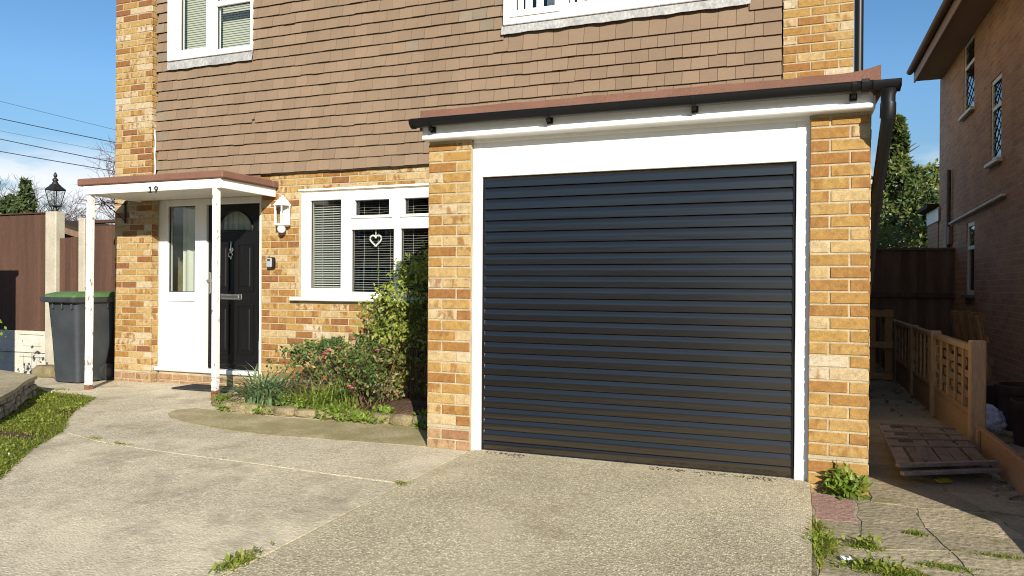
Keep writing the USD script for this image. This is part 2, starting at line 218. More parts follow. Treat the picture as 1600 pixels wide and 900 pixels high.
# ------------------------------------------------------------------ mesh helpers
from scipy.spatial import ConvexHull
_CB = None
def cbox_arrays(x0, x1, y0, y1, z0, z1, c):
    global _CB
    if _CB is None:
        S = np.array([[a, b, d] for a in (-1, 1) for b in (-1, 1) for d in (-1, 1)], float)
        base = np.repeat(S, 3, 0); ax = np.tile(np.arange(3), 8)
        q = base * 0.8; q[np.arange(24), ax] = base[np.arange(24), ax]
        hull = ConvexHull(q); f = hull.simplices.copy()
        for i, tri in enumerate(f):
            n = np.cross(q[tri[1]] - q[tri[0]], q[tri[2]] - q[tri[0]])
            if n @ hull.equations[i, :3] < 0: f[i] = tri[::-1]
        _CB = (base, ax, f)
    base, ax, f = _CB
    half = np.array([x1 - x0, y1 - y0, z1 - z0]) / 2; cen = np.array([x1 + x0, y1 + y0, z1 + z0]) / 2
    c = min(c, 0.45 * half.min() * 2)
    off = np.full((24, 3), c); off[np.arange(24), ax] = 0
    return cen + base * (half - off), f.copy()
BF = np.array([[0, 2, 1], [0, 3, 2], [4, 5, 6], [4, 6, 7], [0, 1, 5], [0, 5, 4], [1, 2, 6], [1, 6, 5], [2, 3, 7], [2, 7, 6], [3, 0, 4], [3, 4, 7]])

class MB:
    def __init__(s): s.v, s.f, s.t, s.n = [], [], [], 0
    def add(s, v, f, tone=None):
        v = np.asarray(v, float); f = np.asarray(f, int)
        if f.shape[1] == 4: f = np.vstack([f[:, [0, 1, 2]], f[:, [0, 2, 3]]])
        s.v.append(v); s.f.append(f + s.n); s.n += len(v)
        t = np.asarray(tone if tone is not None else (R.random(), R.random(), R.random()), float)
        s.t.append(np.broadcast_to(t, (len(v), 3))); return s
    def box(s, x0, x1, y0, y1, z0, z1, tone=None, c=0.0):
        if c: return s.add(*cbox_arrays(x0, x1, y0, y1, z0, z1, c), tone)
        v = [[x0, y0, z0], [x1, y0, z0], [x1, y1, z0], [x0, y1, z0], [x0, y0, z1], [x1, y0, z1], [x1, y1, z1], [x0, y1, z1]]
        return s.add(v, BF, tone)
    def obox(s, cen, u, v, w, c=0.0, tone=None):
        """box with half vectors u, v, w (right-handed)"""
        if c:
            lu, lv, lw = (np.linalg.norm(q) for q in (u, v, w)); p, f = cbox_arrays(-lu, lu, -lv, lv, -lw, lw, c)
            B = np.stack([np.asarray(u) / lu, np.asarray(v) / lv, np.asarray(w) / lw]); return s.add(np.asarray(cen) + p @ B, f, tone)
        p = np.array([[-1, -1, -1], [1, -1, -1], [1, 1, -1], [-1, 1, -1], [-1, -1, 1], [1, -1, 1], [1, 1, 1], [-1, 1, 1]], float)
        return s.add(np.asarray(cen) + p @ np.stack([u, v, w]), BF, tone)
    def tube(s, pts, r, sides=8, tone=None, cap=True):
        p = np.asarray(pts, float); r = np.broadcast_to(np.asarray(r, float), (len(p),))
        t = np.gradient(p, axis=0); t /= np.linalg.norm(t, axis=1, keepdims=True) + 1e-12
        ref = np.array([0, 0, 1.0]) if abs(t[:, 2]).mean() < 0.85 else np.array([1.0, 0, 0])
        a = np.cross(t, ref); a /= np.linalg.norm(a, axis=1, keepdims=True) + 1e-12; b = np.cross(t, a)
        ang = np.arange(sides) * 2 * math.pi / sides
        v = (p[:, None] + r[:, None, None] * (np.cos(ang)[None, :, None] * a[:, None] + np.sin(ang)[None, :, None] * b[:, None])).reshape(-1, 3)
        i, j = np.meshgrid(np.arange(len(p) - 1), np.arange(sides), indexing="ij")
        q = np.stack([i * sides + j, i * sides + (j + 1) % sides, (i + 1) * sides + (j + 1) % sides, (i + 1) * sides + j], -1).reshape(-1, 4)
        f = np.vstack([q[:, [0, 1, 2]], q[:, [0, 2, 3]]])
        if cap:
            n = len(v); v = np.vstack([v, p[0], p[-1]]); k = np.arange(sides); e = (len(p) - 1) * sides
            f = np.vstack([f, np.stack([np.full(sides, n), (k + 1) % sides, k], 1), np.stack([np.full(sides, n + 1), e + k, e + (k + 1) % sides], 1)])
        return s.add(v, f, tone)
    def tri(s, m, tone=None): return s.add(np.array(m.vertices), np.array(m.faces), tone)
    def arrays(s): return np.vstack(s.v), np.vstack(s.f), np.vstack(s.t)

def lathe(profile, cen, sections=24, axis=2):
    m = trimesh.creation.revolve(np.asarray(profile, float), sections=sections)
    v = np.array(m.vertices)
    if axis == 1: v = v[:, [0, 2, 1]] * [1, -1, 1]      # axis along -y
    m = trimesh.Trimesh(v + np.asarray(cen), m.faces, process=False); return m
def extrude_xz(poly, y0, y1):
    """polygon (x, z) -> solid between y0 and y1"""
    out = []
    for g in getattr(poly, "geoms", [poly]):
        m = trimesh.creation.extrude_polygon(g, y1 - y0, engine="earcut"); v = np.array(m.vertices)
        out.append(trimesh.Trimesh(np.stack([v[:, 0], y1 - v[:, 2], v[:, 1]], 1), m.faces, process=False))
    return trimesh.util.concatenate(out)
def extrude_yz(poly, x0, x1):
    m = trimesh.creation.extrude_polygon(poly, x1 - x0, engine="earcut"); v = np.array(m.vertices)
    return trimesh.Trimesh(np.stack([x0 + v[:, 2], v[:, 0], v[:, 1]], 1), m.faces, process=False)
def extrude_xy(poly, z0, z1):
    m = trimesh.creation.extrude_polygon(poly, z1 - z0, engine="earcut"); m.apply_translation([0, 0, z0]); return m

# ------------------------------------------------------------------ scene helpers
USED = {}
def unique(parent, name):
    k = (parent, name); n = USED.get(k, -1) + 1; USED[k] = n
    return f"{parent}/{name}" if n == 0 else f"{parent}/{name}_{n:03d}"
BASE = {}
def tag(prim, label=None, cat=None, group=None, kind=None):
    for k, v in (("label", label), ("category", cat), ("group", group), ("kind", kind)):
        if v: prim.SetCustomDataByKey(k, v)
def thing(name, label=None, cat=None, base=(0, 0, 0), group=None, kind=None):
    p = unique("/World", name); x = UsdGeom.Xform.Define(stage, p); x.AddTranslateOp().Set(Gf.Vec3d(*map(float, base)))
    BASE[p] = np.asarray(base, float); tag(x.GetPrim(), label, cat, group, kind); return p
def part(parent, name, mb, mat, smooth=False, label=None, kind=None):
    """one Mesh under a thing or a part; mb is an MB or trimesh in world coordinates"""
    top = "/".join(parent.split("/")[:3]); off = BASE.get(top, np.zeros(3))
    p = unique(parent, name)
    if isinstance(mb, MB): v, f, t = mb.arrays()
    else: v, f = np.array(mb.vertices), np.array(mb.faces); t = np.tile([R.random(), R.random(), R.random()], (len(v), 1))
    v = v - off
    if smooth:
        m = usdkit.mesh(stage, p, trimesh.Trimesh(v, f, process=False), MATS[mat], smooth=smooth)
        if smooth is True: UsdGeom.PrimvarsAPI(m).CreatePrimvar("tone", Sdf.ValueTypeNames.Color3fArray, "vertex").Set(Vt.Vec3fArray.FromNumpy(t.astype(np.float32)))
    else:
        m = usdkit.mesh(stage, p, (v, f), MATS[mat])
        UsdGeom.PrimvarsAPI(m).CreatePrimvar("tone", Sdf.ValueTypeNames.Color3fArray, "vertex").Set(Vt.Vec3fArray.FromNumpy(t.astype(np.float32)))
    tag(m.GetPrim(), label, None, None, kind)
    return p
def solo(name, mb, mat, label=None, cat=None, base=None, group=None, kind=None, smooth=False):
    """a top-level thing that is one mesh"""
    p = unique("/World", name)
    if isinstance(mb, MB): v, f, t = mb.arrays()
    else: v, f = np.array(mb.vertices), np.array(mb.faces); t = np.tile([R.random(), R.random(), R.random()], (len(v), 1))
    if base is None: base = np.array([v[:, 0].mean(), v[:, 1].mean(), v[:, 2].min()])
    m = usdkit.mesh(stage, p, trimesh.Trimesh(v - base, f, process=False), MATS[mat], smooth=smooth)
    m.AddTranslateOp().Set(Gf.Vec3d(*map(float, base)))
    if len(np.array(m.GetPointsAttr().Get())) == len(t):
        UsdGeom.PrimvarsAPI(m).CreatePrimvar("tone", Sdf.ValueTypeNames.Color3fArray, "vertex").Set(Vt.Vec3fArray.FromNumpy(t.astype(np.float32)))
    tag(m.GetPrim(), label, cat, group, kind); BASE[p] = np.asarray(base, float)
    return p

def slab_brick(o, u, w, h, n, t, c=0.004, jit=0.0012):
    """brick face piece: lower-left corner o, width w along u, height h along z, sticking out t along n"""
    o = np.asarray(o, float); u = np.asarray(u, float); n = np.asarray(n, float); z = np.array([0, 0, 1.0])
    j = lambda: R.uniform(-jit, jit)
    def P_(a, b, d): return o + u * a + z * b + n * d
    back = [P_(0, 0, 0), P_(w, 0, 0), P_(w, h, 0), P_(0, h, 0)]
    mid = [P_(j(), j(), t - c), P_(w + j(), j(), t - c), P_(w + j(), h + j(), t - c), P_(j(), h + j(), t - c)]
    tt = t + R.uniform(-0.0015, 0.0015)
    face = [P_(c, c, tt + j()), P_(w - c, c, tt + j()), P_(w - c, h - c, tt + j()), P_(c, h - c, tt + j())]
    v = np.array(back + mid + face); f = []
    flip = np.cross(u, z) @ n < 0
    for a, b in ((0, 4), (4, 8)):
        for k in range(4):
            m = (k + 1) % 4; f += [[a + k, a + m, b + m], [a + k, b + m, b + k]]
    f += [[8, 9, 10], [8, 10, 11]]
    f = np.array(f)
    return v, (f[:, ::-1] if flip else f)
def lay(o, u, n, width, z0, z1, holes=(), pitch=0.225, course=0.075, phase=0, joint=0.011, t=0.0055, tone=None, stagger=0.0):
    """running-bond bricks over a rectangle; holes are (a0, a1, z0, z1) along u. Yields (v, f, tone)."""
    o = np.asarray(o, float); u = np.asarray(u, float); out = []
    k = 0; z = z0
    while z < z1 - 0.02:
        h = min(course, z1 - z) - joint
        a = -pitch / 2 if (k + phase) % 2 else 0.0
        a += stagger
        if a > 0: a -= pitch
        while a < width - 0.005:
            segs = [(max(a, 0), min(a + pitch, width))]
            for (h0, h1, hz0, hz1) in holes:
                if hz0 < z + course / 2 < hz1:
                    new = []
                    for s0, s1 in segs:
                        if h0 > s0: new.append((s0, min(s1, h0)))
                        if h1 < s1: new.append((max(s0, h1), s1))
                    segs = [q for q in new if q[1] - q[0] > 0.0]
            for s0, s1 in segs:
                e0 = 0.0 if s0 <= 1e-6 else joint / 2; e1 = 0.0 if s1 >= width - 1e-6 else joint / 2
                if s1 - s0 > 0.035:
                    v, f = slab_brick(o + u * (s0 + e0) + np.array([0, 0, z]), u, s1 - s0 - e0 - e1, h, n, t)
                    tn = tone() if tone else (R.random(), R.random(), R.random())
                    out.append((v, f, tn))
            a += pitch
        z += course; k += 1
    return out
def emit_bricks(parent, wallpart, items, mat, most=300, name="brick", rest="brickwork"):
    """the pieces that show largest become parts of their own, the others one stuff mesh"""
    def shown(v):
        d = (v - EYE) @ CF
        if d.min() < 0.2: return 0
        q = project(v)
        if q[:, 0].max() < 0 or q[:, 0].min() > 1600 or q[:, 1].max() < 0 or q[:, 1].min() > 900: return 0
        return np.ptp(q[:, 0]) * np.ptp(q[:, 1])
    sc = np.array([shown(i[0]) * i[3] if len(i) > 3 else shown(i[0]) for i in items]); order = np.argsort(-sc); left = MB()
    for rank, i in enumerate(order):
        v, f, tn = items[i][:3]
        if rank < most and sc[i] > 0: part(wallpart, name, MB().add(v, f, tn), mat)
        else: left.add(v, f, tn)
    if left.n: part(wallpart, rest, left, mat, kind="stuff")

def tone_house():
    r = R.random(); g = R.random()
    return (min(1, max(0, R.choice([R.uniform(0, .3), R.uniform(0.1, .45), R.uniform(0.15, .5), R.uniform(0.45, .75), R.uniform(0.75, 1.0)]))), 0.9 if g < 0.6 else 0.15, R.random())
def tone_pier():
    r = R.random()
    return (min(1, max(0, R.gauss(0.15 if r < .35 else 0.38 if r < .75 else 0.7, 0.12))), 0.8 if R.random() < 0.5 else 0.1, R.random())
def tone_left():
    return (R.choice([R.uniform(0.0, .3), R.uniform(.15, .45), R.uniform(.3, .55), R.uniform(.6, 1.0)]), 0.9 if R.random() < 0.55 else 0.1, R.random())
def tone_right():
    return (min(1, max(0, R.gauss(0.20 if R.random() < .2 else 0.50, 0.16))), 0.7 if R.random() < 0.45 else 0.1, R.random())

# ================================================================== GROUND
g = MB().box(-60, 60, -40, 120, -0.6, -0.13)
solo("ground", g, "earth_under", kind="structure", base=(0, 0, 0))
def poly_slab(parent, name, pts, mat, z1, z0=-0.11, gap=0.0015, c=0.002, label=None):
    P_ = Polygon(pts).buffer(0).buffer(-gap, join_style=1)
    m = extrude_xy(P_.segmentize(0.4), z0, z1 - c)
    t = extrude_xy(P_.buffer(-c).simplify(0.001), z1 - c - 0.001, z1)
    ring = MB().tri(m); ring.tri(t, tone=ring.t[0][0]); return part(parent, name, ring, mat, label=label)
drive = thing("driveway", kind="structure")
jm = MB().box(-9.0, 0.09, -9.0, 2.05, -0.12, -0.010); part(drive, "joint_bed", jm, "joint_dirt")
left_edge = [(-3.2, -3.4), (-4.42, -1.72), (-4.72, -1.40), (-4.99, -1.11), (-5.18, -0.83), (-5.34, -0.61)]
edge_mid = [(-5.0, -0.70), (-4.808, -0.752), (-4.339, -0.815), (-3.86, -0.845), (-3.325, -0.86), (-2.744, -0.90), (-2.145, -0.94)]
poly_slab(drive, "concrete_slab", left_edge + edge_mid + [(-2.12, -2.3), (-2.10, -5.2), (-2.0, -9), (-3.0, -9)], "concrete_old", -0.004, label="greyer worn concrete slab left of the diagonal joint")
poly_slab(drive, "concrete_slab", [(-2.13, -0.93), (-2.13, 0.075), (0.088, 0.075), (0.088, -0.6), (0.07, -1.5), (0.06, -9), (-1.985, -9), (-2.085, -5.2), (-2.105, -2.3)], "concrete_drive", 0.0, label="stony exposed aggregate slab in front of the garage door")
moss = [(-2.475, 0.0), (-3.01, -0.045), (-3.77, -0.11), (-4.3, -0.06), (-4.66, 0.02), (-5.02, 0.16), (-5.23, 0.33), (-5.31, 0.50), (-5.22, 0.64), (-4.95, 0.62), (-4.42, 0.56), (-3.8, 0.58), (-3.45, 0.66), (-2.85, 0.69), (-2.475, 0.70)]
path = [(-5.35, -0.60), (-5.55, -0.42), (-5.79, -0.21), (-6.15, 0.16), (-6.59, 0.715), (-6.86, 0.80), (-7.15, 0.79), (-7.54, 0.87), (-8.2, 1.19), (-9.0, 1.35), (-9.0, 2.02), (-7.0, 2.02), (-5.35, 2.02), (-5.30, 0.9), (-2.475, 0.9), (-2.475, 0.0), (-2.14, 0.0), (-2.14, -0.92)] + edge_mid[::-1][1:]
pth = Polygon(path).buffer(0).difference(Polygon(moss).buffer(0.002))
pth = max(getattr(pth, "geoms", [pth]), key=lambda q: q.area)
poly_slab(drive, "concrete_slab", list(pth.exterior.coords), "concrete_path", -0.002, gap=0.0015, label="concrete path running from the drive up to the front door")
poly_slab(drive, "concrete_strip", moss, "concrete_moss", 0.001, gap=0.001, c=0.004, label="smooth mossy cement strip along the flower bed edging")
m = MB()
for (x, y, L_, a) in [(-3.02, -1.55, 0.5, 1.2), (-3.5, -0.63, 0.8, -0.05)]:
    pass
# paving on the right
pav = thing("paving", kind="structure")
part(pav, "joint_bed", MB().box(0.09, 2.3, -9, 9.6, -0.13, -0.045), "joint_mortar")
Z0 = -0.042
stones = [([(0.095, -0.02), (0.325, -0.10), (0.305, -0.56), (0.095, -0.57)], "flagstone_red"),
          ([(0.095, -0.57), (0.305, -0.56), (0.30, -0.98), (0.10, -1.05)], "flagstone"),
          ([(0.10, -1.05), (0.30, -0.98), (0.36, -1.22), (0.33, -1.75), (0.09, -1.70)], "flagstone"),
          ([(0.33, -0.10), (0.62, -0.16), (0.60, -0.52), (0.315, -0.45)], "flagstone"),
          ([(0.315, -0.45), (0.60, -0.52), (0.66, -0.86), (0.305, -0.96)], "flagstone"),
          ([(0.305, -0.98), (0.66, -0.86), (0.72, -1.25), (0.37, -1.22)], "flagstone"),
          ([(0.37, -1.22), (0.72, -1.25), (0.78, -1.8), (0.34, -1.75)], "flagstone"),
          ([(0.62, -0.16), (0.98, -0.10), (1.05, -0.55), (0.60, -0.52)], "flagstone"),
          ([(0.60, -0.52), (1.05, -0.55), (1.02, -0.95), (0.66, -0.86)], "flagstone"),
          ([(0.66, -0.86), (1.02, -0.95), (1.1, -1.35), (0.72, -1.25)], "flagstone"),
          ([(0.72, -1.25), (1.1, -1.35), (1.2, -1.9), (0.78, -1.8)], "flagstone"),
          ([(0.09, -1.70), (0.34, -1.75), (0.78, -1.8), (0.8, -2.6), (0.07, -2.6)], "flagstone"),
          ([(0.41, 0.32), (0.85, 0.28), (0.98, -0.10), (0.62, -0.16), (0.41, -0.115)], "flagstone"),
          ([(0.85, 0.28), (1.2, 0.3), (1.22, -0.12), (0.98, -0.10)], "flagstone"),
          ([(0.41, 0.32), (0.85, 0.28), (0.82, 0.85), (0.41, 0.88)], "flagstone"),
          ([(0.85, 0.28), (1.2, 0.3), (1.21, 0.9), (0.82, 0.85)], "flagstone"),
          ([(0.98, -0.10), (1.22, -0.12), (1.24, -0.9), (1.05, -0.55)], "flagstone"),
          ([(0.41, 0.88), (0.82, 0.85), (1.21, 0.9), (1.21, 1.6), (0.41, 1.62)], "flagstone"),
          ([(0.41, 1.62), (1.21, 1.6), (1.21, 2.6), (0.41, 2.6)], "flagstone"),
          ([(0.41, 2.6), (1.21, 2.6), (1.21, 4.2), (0.45, 4.2)], "flagstone"),
          ([(0.45, 4.2), (1.21, 4.2), (1.21, 8.3), (0.45, 8.3)], "flagstone")]
for pts, mt in stones:
    P_ = Polygon(pts).segmentize(0.09); q = np.array(P_.exterior.coords)[:-1]
    nz = np.stack([meshkit.noise(np.c_[q * 9, np.zeros(len(q))], 3), meshkit.noise(np.c_[q * 9, np.zeros(len(q))], 5)], 1) - 0.5
    poly_slab(pav, "paving_stone", q + nz * 0.035, mt, Z0 + R.uniform(-0.0015, 0.002), z0=-0.1, gap=0.003, c=0.003)

# ================================================================== HOUSE
HX0, HX1, HY, HTOP = -7.605, 0.43, 1.90, 5.35
house = thing("brick_house", "brick house with brown tile hung upper storey behind the garage", "house", base=(-3.6, 2, 0))
win1 = (-5.02, -3.15, 1.0, 2.175); doorh = (-7.06, -5.515, 0.14, 2.15); winL = (-6.83, -5.625, 3.735, 5.0); winB = (-2.635, -0.39, 3.65, 5.0)
front = sbox(-7.0, -0.12, -0.3, HTOP)
for w_ in (win1, winL, winB): front = front.difference(sbox(w_[0] + .02, w_[1] - .02, w_[2] + .02, w_[3] - .02))
front = front.difference(sbox(-7.2, -5.53, 0.14, 2.14))
wall = MB().tri(extrude_xz(front, HY + 0.006, HY + 0.26))
wall.box(HX0, -7.075, 1.812, 2.9, -0.3, HTOP)                      # left pier
wall.box(-0.115, HX1 - 0.006, 1.852, 2.9, -0.3, HTOP)                 # right pier
wall.box(HX0, HX0 + 0.25, 2.9, 9.5, -0.3, HTOP).box(HX1 - 0.256, HX1 - 0.006, 2.9, 9.5, -0.3, HTOP).box(HX0, HX1 - 0.006, 9.5, 9.7, -0.3, HTOP)
hwall = part(house, "wall", wall, "mortar")
items = []
X_ = np.array([1.0, 0, 0]); Yv = np.array([0, 1.0, 0]); OUT = np.array([0, -1.0, 0])
pw = 0.58; pp = pw / 2.5
def seen(lst, k=1.0): return [(*i[:3], k) for i in lst]
items += seen(lay((HX0 + .002, 1.812, 0.135), X_, OUT, pw, 0, HTOP - 0.2, pitch=pp, tone=tone_left))
# return of the left pier (its right-hand cheek)
wall2 = MB().box(-7.075, -7.036, 1.812, 1.95, -0.3, HTOP); part(house, "pier_cheek", wall2, "mortar")
k = 0
for zc in np.arange(0.135, HTOP - 0.25, 0.075):
    v, f = slab_brick((-7.036, 1.806, zc), Yv, 0.10, 0.064, X_, 0.007); items.append((v, f, tone_left(), 0.5))
items += seen(lay((-5.515, HY + 0.006, 0.135), X_, OUT, 3.05, 0, 2.235, holes=[(-5.1 + 5.515 + .08, 5.515 - 3.15, 0.85, 2.045)], tone=tone_house), 1.0)
items += seen(lay((-0.113, 1.852, 2.36), X_, OUT, 0.5365, 0, HTOP - 2.4, pitch=0.5365 / 2.5, tone=tone_right))
emit_bricks(house, hwall, items, "brick_multi")
pl = lay((HX0 + .002, 1.812, -0.04), X_, OUT, pw, 0, 0.15, tone=tone_left) + lay((-7.02, HY + 0.006, -0.04), X_, OUT, 4.55, 0, 0.15, phase=1, tone=tone_left)
emit_bricks(house, hwall, pl, "brick_plinth", 60, "plinth_brick", "plinth_brickwork")
part(house, "damp_course", MB().box(HX0 + .004, -7.032, 1.8045, 1.813, 0.112, 0.134), "mortar"); part(house, "damp_course", MB().box(-5.512, -2.47, HY - .001, HY + .007, 0.112, 0.134), "mortar")
for zc in (-.04, .035): part(house, "plinth_brick", MB().add(*slab_brick((-7.036, 1.806, zc), Yv, 0.10, 0.064, X_, 0.007)), "brick_plinth")
# roof and eaves (above the picture)
part(house, "roof", MB().add([[HX0 - .3, 1.45, 5.3], [HX1 + .3, 1.45, 5.3], [HX1 + .3, 5.7, 7.6], [HX0 - .3, 5.7, 7.6], [HX0 - .3, 1.45, 5.42], [HX1 + .3, 1.45, 5.42], [HX1 + .3, 5.7, 7.75], [HX0 - .3, 5.7, 7.75]], BF)
     .add([[HX0 - .3, 5.7, 7.6], [HX1 + .3, 5.7, 7.6], [HX1 + .3, 10, 5.3], [HX0 - .3, 10, 5.3], [HX0 - .3, 5.7, 7.75], [HX1 + .3, 5.7, 7.75], [HX1 + .3, 10, 5.42], [HX0 - .3, 10, 5.42]], BF), "roof_tile")
part(house, "gable", MB().tri(extrude_yz(Polygon([(2.0, 5.3), (9.6, 5.3), (5.7, 7.55)]), HX0, HX0 + .2)).tri(extrude_yz(Polygon([(2.0, 5.3), (9.6, 5.3), (5.7, 7.55)]), HX1 - .2, HX1)), "mortar")
# rooms behind the openings
def room(x0, x1, z0, z1, y1, mat):
    m_ = MB(); y0 = 2.13
    m_.box(x0, x1, y1, y1 + .05, z0, z1).box(x0 - .05, x0, y0, y1, z0, z1).box(x1, x1 + .05, y0, y1, z0, z1).box(x0, x1, y0, y1, z0 - .05, z0).box(x0, x1, y0, y1, z1, z1 + .05)
    part(house, "room", m_, mat)
room(-5.4, -2.7, 0.3, 2.4, 4.6, "room_dark"); room(-7.25, -5.45, 0.0, 2.45, 4.2, "room_pale"); room(-7.2, -5.3, 3.0, 5.2, 4.5, "room_dark"); room(-2.9, -0.2, 3.0, 5.2, 4.5, "room_dark")

# ---- tile hanging
tile_items, weathered = [], []
part(house, "tile_backing", MB().tri(extrude_xz(sbox(-7.0, -0.12, 2.385, HTOP).difference(sbox(winL[0], winL[1], 3.64, 5.02)).difference(sbox(winB[0] - .02, winB[1] + .02, 3.56, 5.02)), 1.897, 1.9045)), "tile_batten")
GA = 0.1148; TW = 0.1495
row = 0; zb = 2.372
while zb < 5.2:
    x = -0.122; a = 0
    first = TW * 1.5 if row % 2 else TW
    tilt_row = R.uniform(-0.001, 0.001)
    while x > -7.02:
        w = first if a == 0 else TW * R.uniform(0.985, 1.015); a += 1
        x1, x0 = x, max(x - w, -7.022); x = x0 - 0.0
        if x1 - x0 < 0.03: break
        cx = (x0 + x1) / 2
        if winL[0] - .01 < x1 and x0 < winL[1] + .01 and zb + GA * 0.5 > 3.64: 
            x0c, x1c = x0, x1
            if x0 < winL[0] - .02: x1 = winL[0] - .004
            elif x1 > winL[1] + .02: x0 = winL[1] + .004
            else: continue
        if winB[0] - .01 < x1 and x0 < winB[1] + .01 and zb + GA * 0.5 > 3.57:
            if x0 < winB[0] - .02: x1 = winB[0] - .004
            elif x1 > winB[1] + .02: x0 = winB[1] + .004
            else: continue
        gl = 0.0019; dz = R.gauss(0, 0.0017) + 0.009 * (meshkit.fbm(np.array([[cx * 1.5, row * 3.7, 0.5]]), 3, 4)[0] - .5); lift = abs(R.gauss(0, 0.0022)); rot = R.gauss(0, 0.006)
        if R.random() < 0.025: dz -= R.uniform(0.003, 0.008); lift += 0.004
        hgt = 0.17; tk = 0.012; yb, yt = 1.856 - lift, 1.894
        if row == 0: yb -= 0.008
        zt = zb + hgt; z_ = zb + dz
        xa, xb = x0 + gl, x1 - gl
        sh = rot * (xb - xa)
        v = np.array([[xa, yb, z_ - sh / 2], [xb, yb, z_ + sh / 2], [xb, yb + tk, z_ + sh / 2 + .002], [xa, yb + tk, z_ - sh / 2 + .002],
                      [xa, yt - tk, zt], [xb, yt - tk, zt], [xb, yt, zt], [xa, yt, zt]])
        v[:, 1] += R.gauss(0, 0.0005)
        if abs(cx + 5.72) < .076 and abs(zb - 2.946) < .058 and not globals().get("CHIPPED"):
            CHIPPED = True
            v[[1, 2, 5, 6], 0] -= .034; v2 = v.copy(); v2[[0, 3, 4, 7], 0] = xb - .0335; v2[[1, 2, 5, 6], 0] = xb; v2[[0, 1, 2, 3], 2] += .034; tile_items.append((v2, BF, (R.random(), 0, 0)))
        near = (winB[0] - .55 < cx < winB[0] + .02 and zb > 3.55 and R.random() < .3) or (winB[0] - .02 < cx < winB[0] + .62 and 3.43 < zb < 3.5) or (cx < -6.88 and R.random() < .55) or R.random() < 0.002
        (weathered if near else tile_items).append((v, BF, (R.random(), 0, 0)))
    row += 1; zb += GA
part_tiles = part(house, "tile_hanging", MB().box(-6.99, -0.13, 1.8945, 1.8965, 2.40, 2.5), "tile_batten")
emit_bricks(house, part_tiles, tile_items, "clay_tile", 270, "tile", "upper_tiles")
emit_bricks(house, part_tiles, weathered, "clay_tile_weathered", 30, "weathered_tile", "weathered_tiles")
part(house, "sealant_bead", MB().tube([(-7.018 + 0.006 * math.sin(z * 23), 1.846, z) for z in np.arange(2.36, 2.98, .03)], 0.008, 6), "white_plastic")

# ---- windows
def pane_frame(parent, x0, x1, z0, z1, y, fw, fd, name="frame", mat="white_plastic", c=.006):
    m_ = MB(); fl, fr, fb, ft = fw
    m_.box(x0, x0 + fl, y, y + fd, z0, z1, c=c).box(x1 - fr, x1, y, y + fd, z0, z1, c=c).box(x0 + fl - .002, x1 - fr + .002, y + .001, y + fd - .001, z0, z0 + fb, c=c).box(x0 + fl - .002, x1 - fr + .002, y + .001, y + fd - .001, z1 - ft, z1, c=c)
    return part(parent, name, m_, mat)
def glazing(parent, x0, x1, z0, z1, y, look="glass", gask=True):
    if gask:
        m_ = MB(); b = .007
        m_.box(x0 - .004, x0 + b, y - .004, y + .012, z0, z1).box(x1 - b, x1 + .004, y - .004, y + .012, z0, z1).box(x0 + b, x1 - b, y - .003, y + .012, z0 - .004, z0 + b).box(x0 + b, x1 - b, y - .003, y + .012, z1 - b, z1 + .004)
        part(parent, "gasket", m_, "gasket")
    return part(parent, "pane", MB().box(x0, x1, y + .004, y + .008, z0, z1), look)
# kitchen window
kw = part(house, "window", MB().box(win1[0], win1[1], 1.918, 1.985, win1[2] + .018, win1[2] + .022), "white_plastic", label="white window with venetian blinds beside the front door")
yk = 1.915
fr = MB()
for (a, b, c_, d) in [(-5.02, -4.893, 1.02, 2.175), (-4.50, -4.375, 1.02, 2.175), (-3.862, -3.785, 1.02, 2.175), (-3.275, -3.15, 1.02, 2.175)]: fr.box(a, b, yk, yk + .07, c_, d, c=.005)
for (a, b, c_, d) in [(-4.895, -4.498, 1.02, 1.122), (-4.895, -4.498, 2.062, 2.174), (-4.377, -3.86, 1.02, 1.085), (-4.377, -3.86, 1.738, 1.858), (-4.377, -3.86, 2.05, 2.174), (-3.787, -3.273, 1.02, 1.085), (-3.787, -3.273, 1.738, 1.858), (-3.787, -3.273, 2.05, 2.174)]: fr.box(a, b, yk + .002, yk + .068, c_, d, c=.005)
part(kw, "frame", fr, "white_plastic")
# casement sashes standing proud of the frame
for (a, b, c_, d) in [(-4.372, -3.868, 1.855, 2.075), (-3.782, -3.278, 1.855, 2.075)]:
    s_ = MB(); w = .045
    s_.box(a, a + w, yk - .014, yk + .03, c_, d, c=.005).box(b - w, b, yk - .014, yk + .03, c_, d, c=.005).box(a + w - .001, b - w + .001, yk - .013, yk + .029, c_, c_ + .03, c=.005).box(a + w - .001, b - w + .001, yk - .013, yk + .029, d - .03, d, c=.005)
    part(kw, "sash", s_, "white_plastic")
for (a, b, c_, d) in [(-4.893, -4.50, 1.12, 2.064), (-4.373, -3.864, 1.083, 1.74), (-4.328, -3.914, 1.884, 2.046), (-3.784, -3.277, 1.083, 1.74), (-3.738, -3.324, 1.884, 2.046)]: glazing(kw, a, b, c_, d, yk + .035)
part(kw, "sill", MB().box(-5.10, -3.12, 1.835, 1.93, 0.985, 1.019, c=.008), "white_plastic")
part(kw, "head_trim", MB().box(-5.03, -3.14, 1.893, 1.93, 2.165, 2.187, c=.004), "white_plastic")
bl = MB()
for (a, b) in [(-4.92, -4.45), (-4.40, -3.84), (-3.81, -3.25)]:
    for z in np.arange(1.06, 2.10, 0.0255):
        w = .0115; y = 2.035; k = .0055 if a < -4.8 else .002; bl.add([[a, y - w, z - k], [b, y - w, z - k], [b, y, z + .0008], [a, y, z + .0008], [b, y + w, z + k * .8], [a, y + w, z + k * .8]], [[0, 1, 2, 3], [3, 2, 4, 5]])
    for q in (a + .12, (a + b) / 2 + .02, b - .12): bl.tube([(q, 2.022, 1.05), (q, 2.022, 2.1)], .0012, 4)
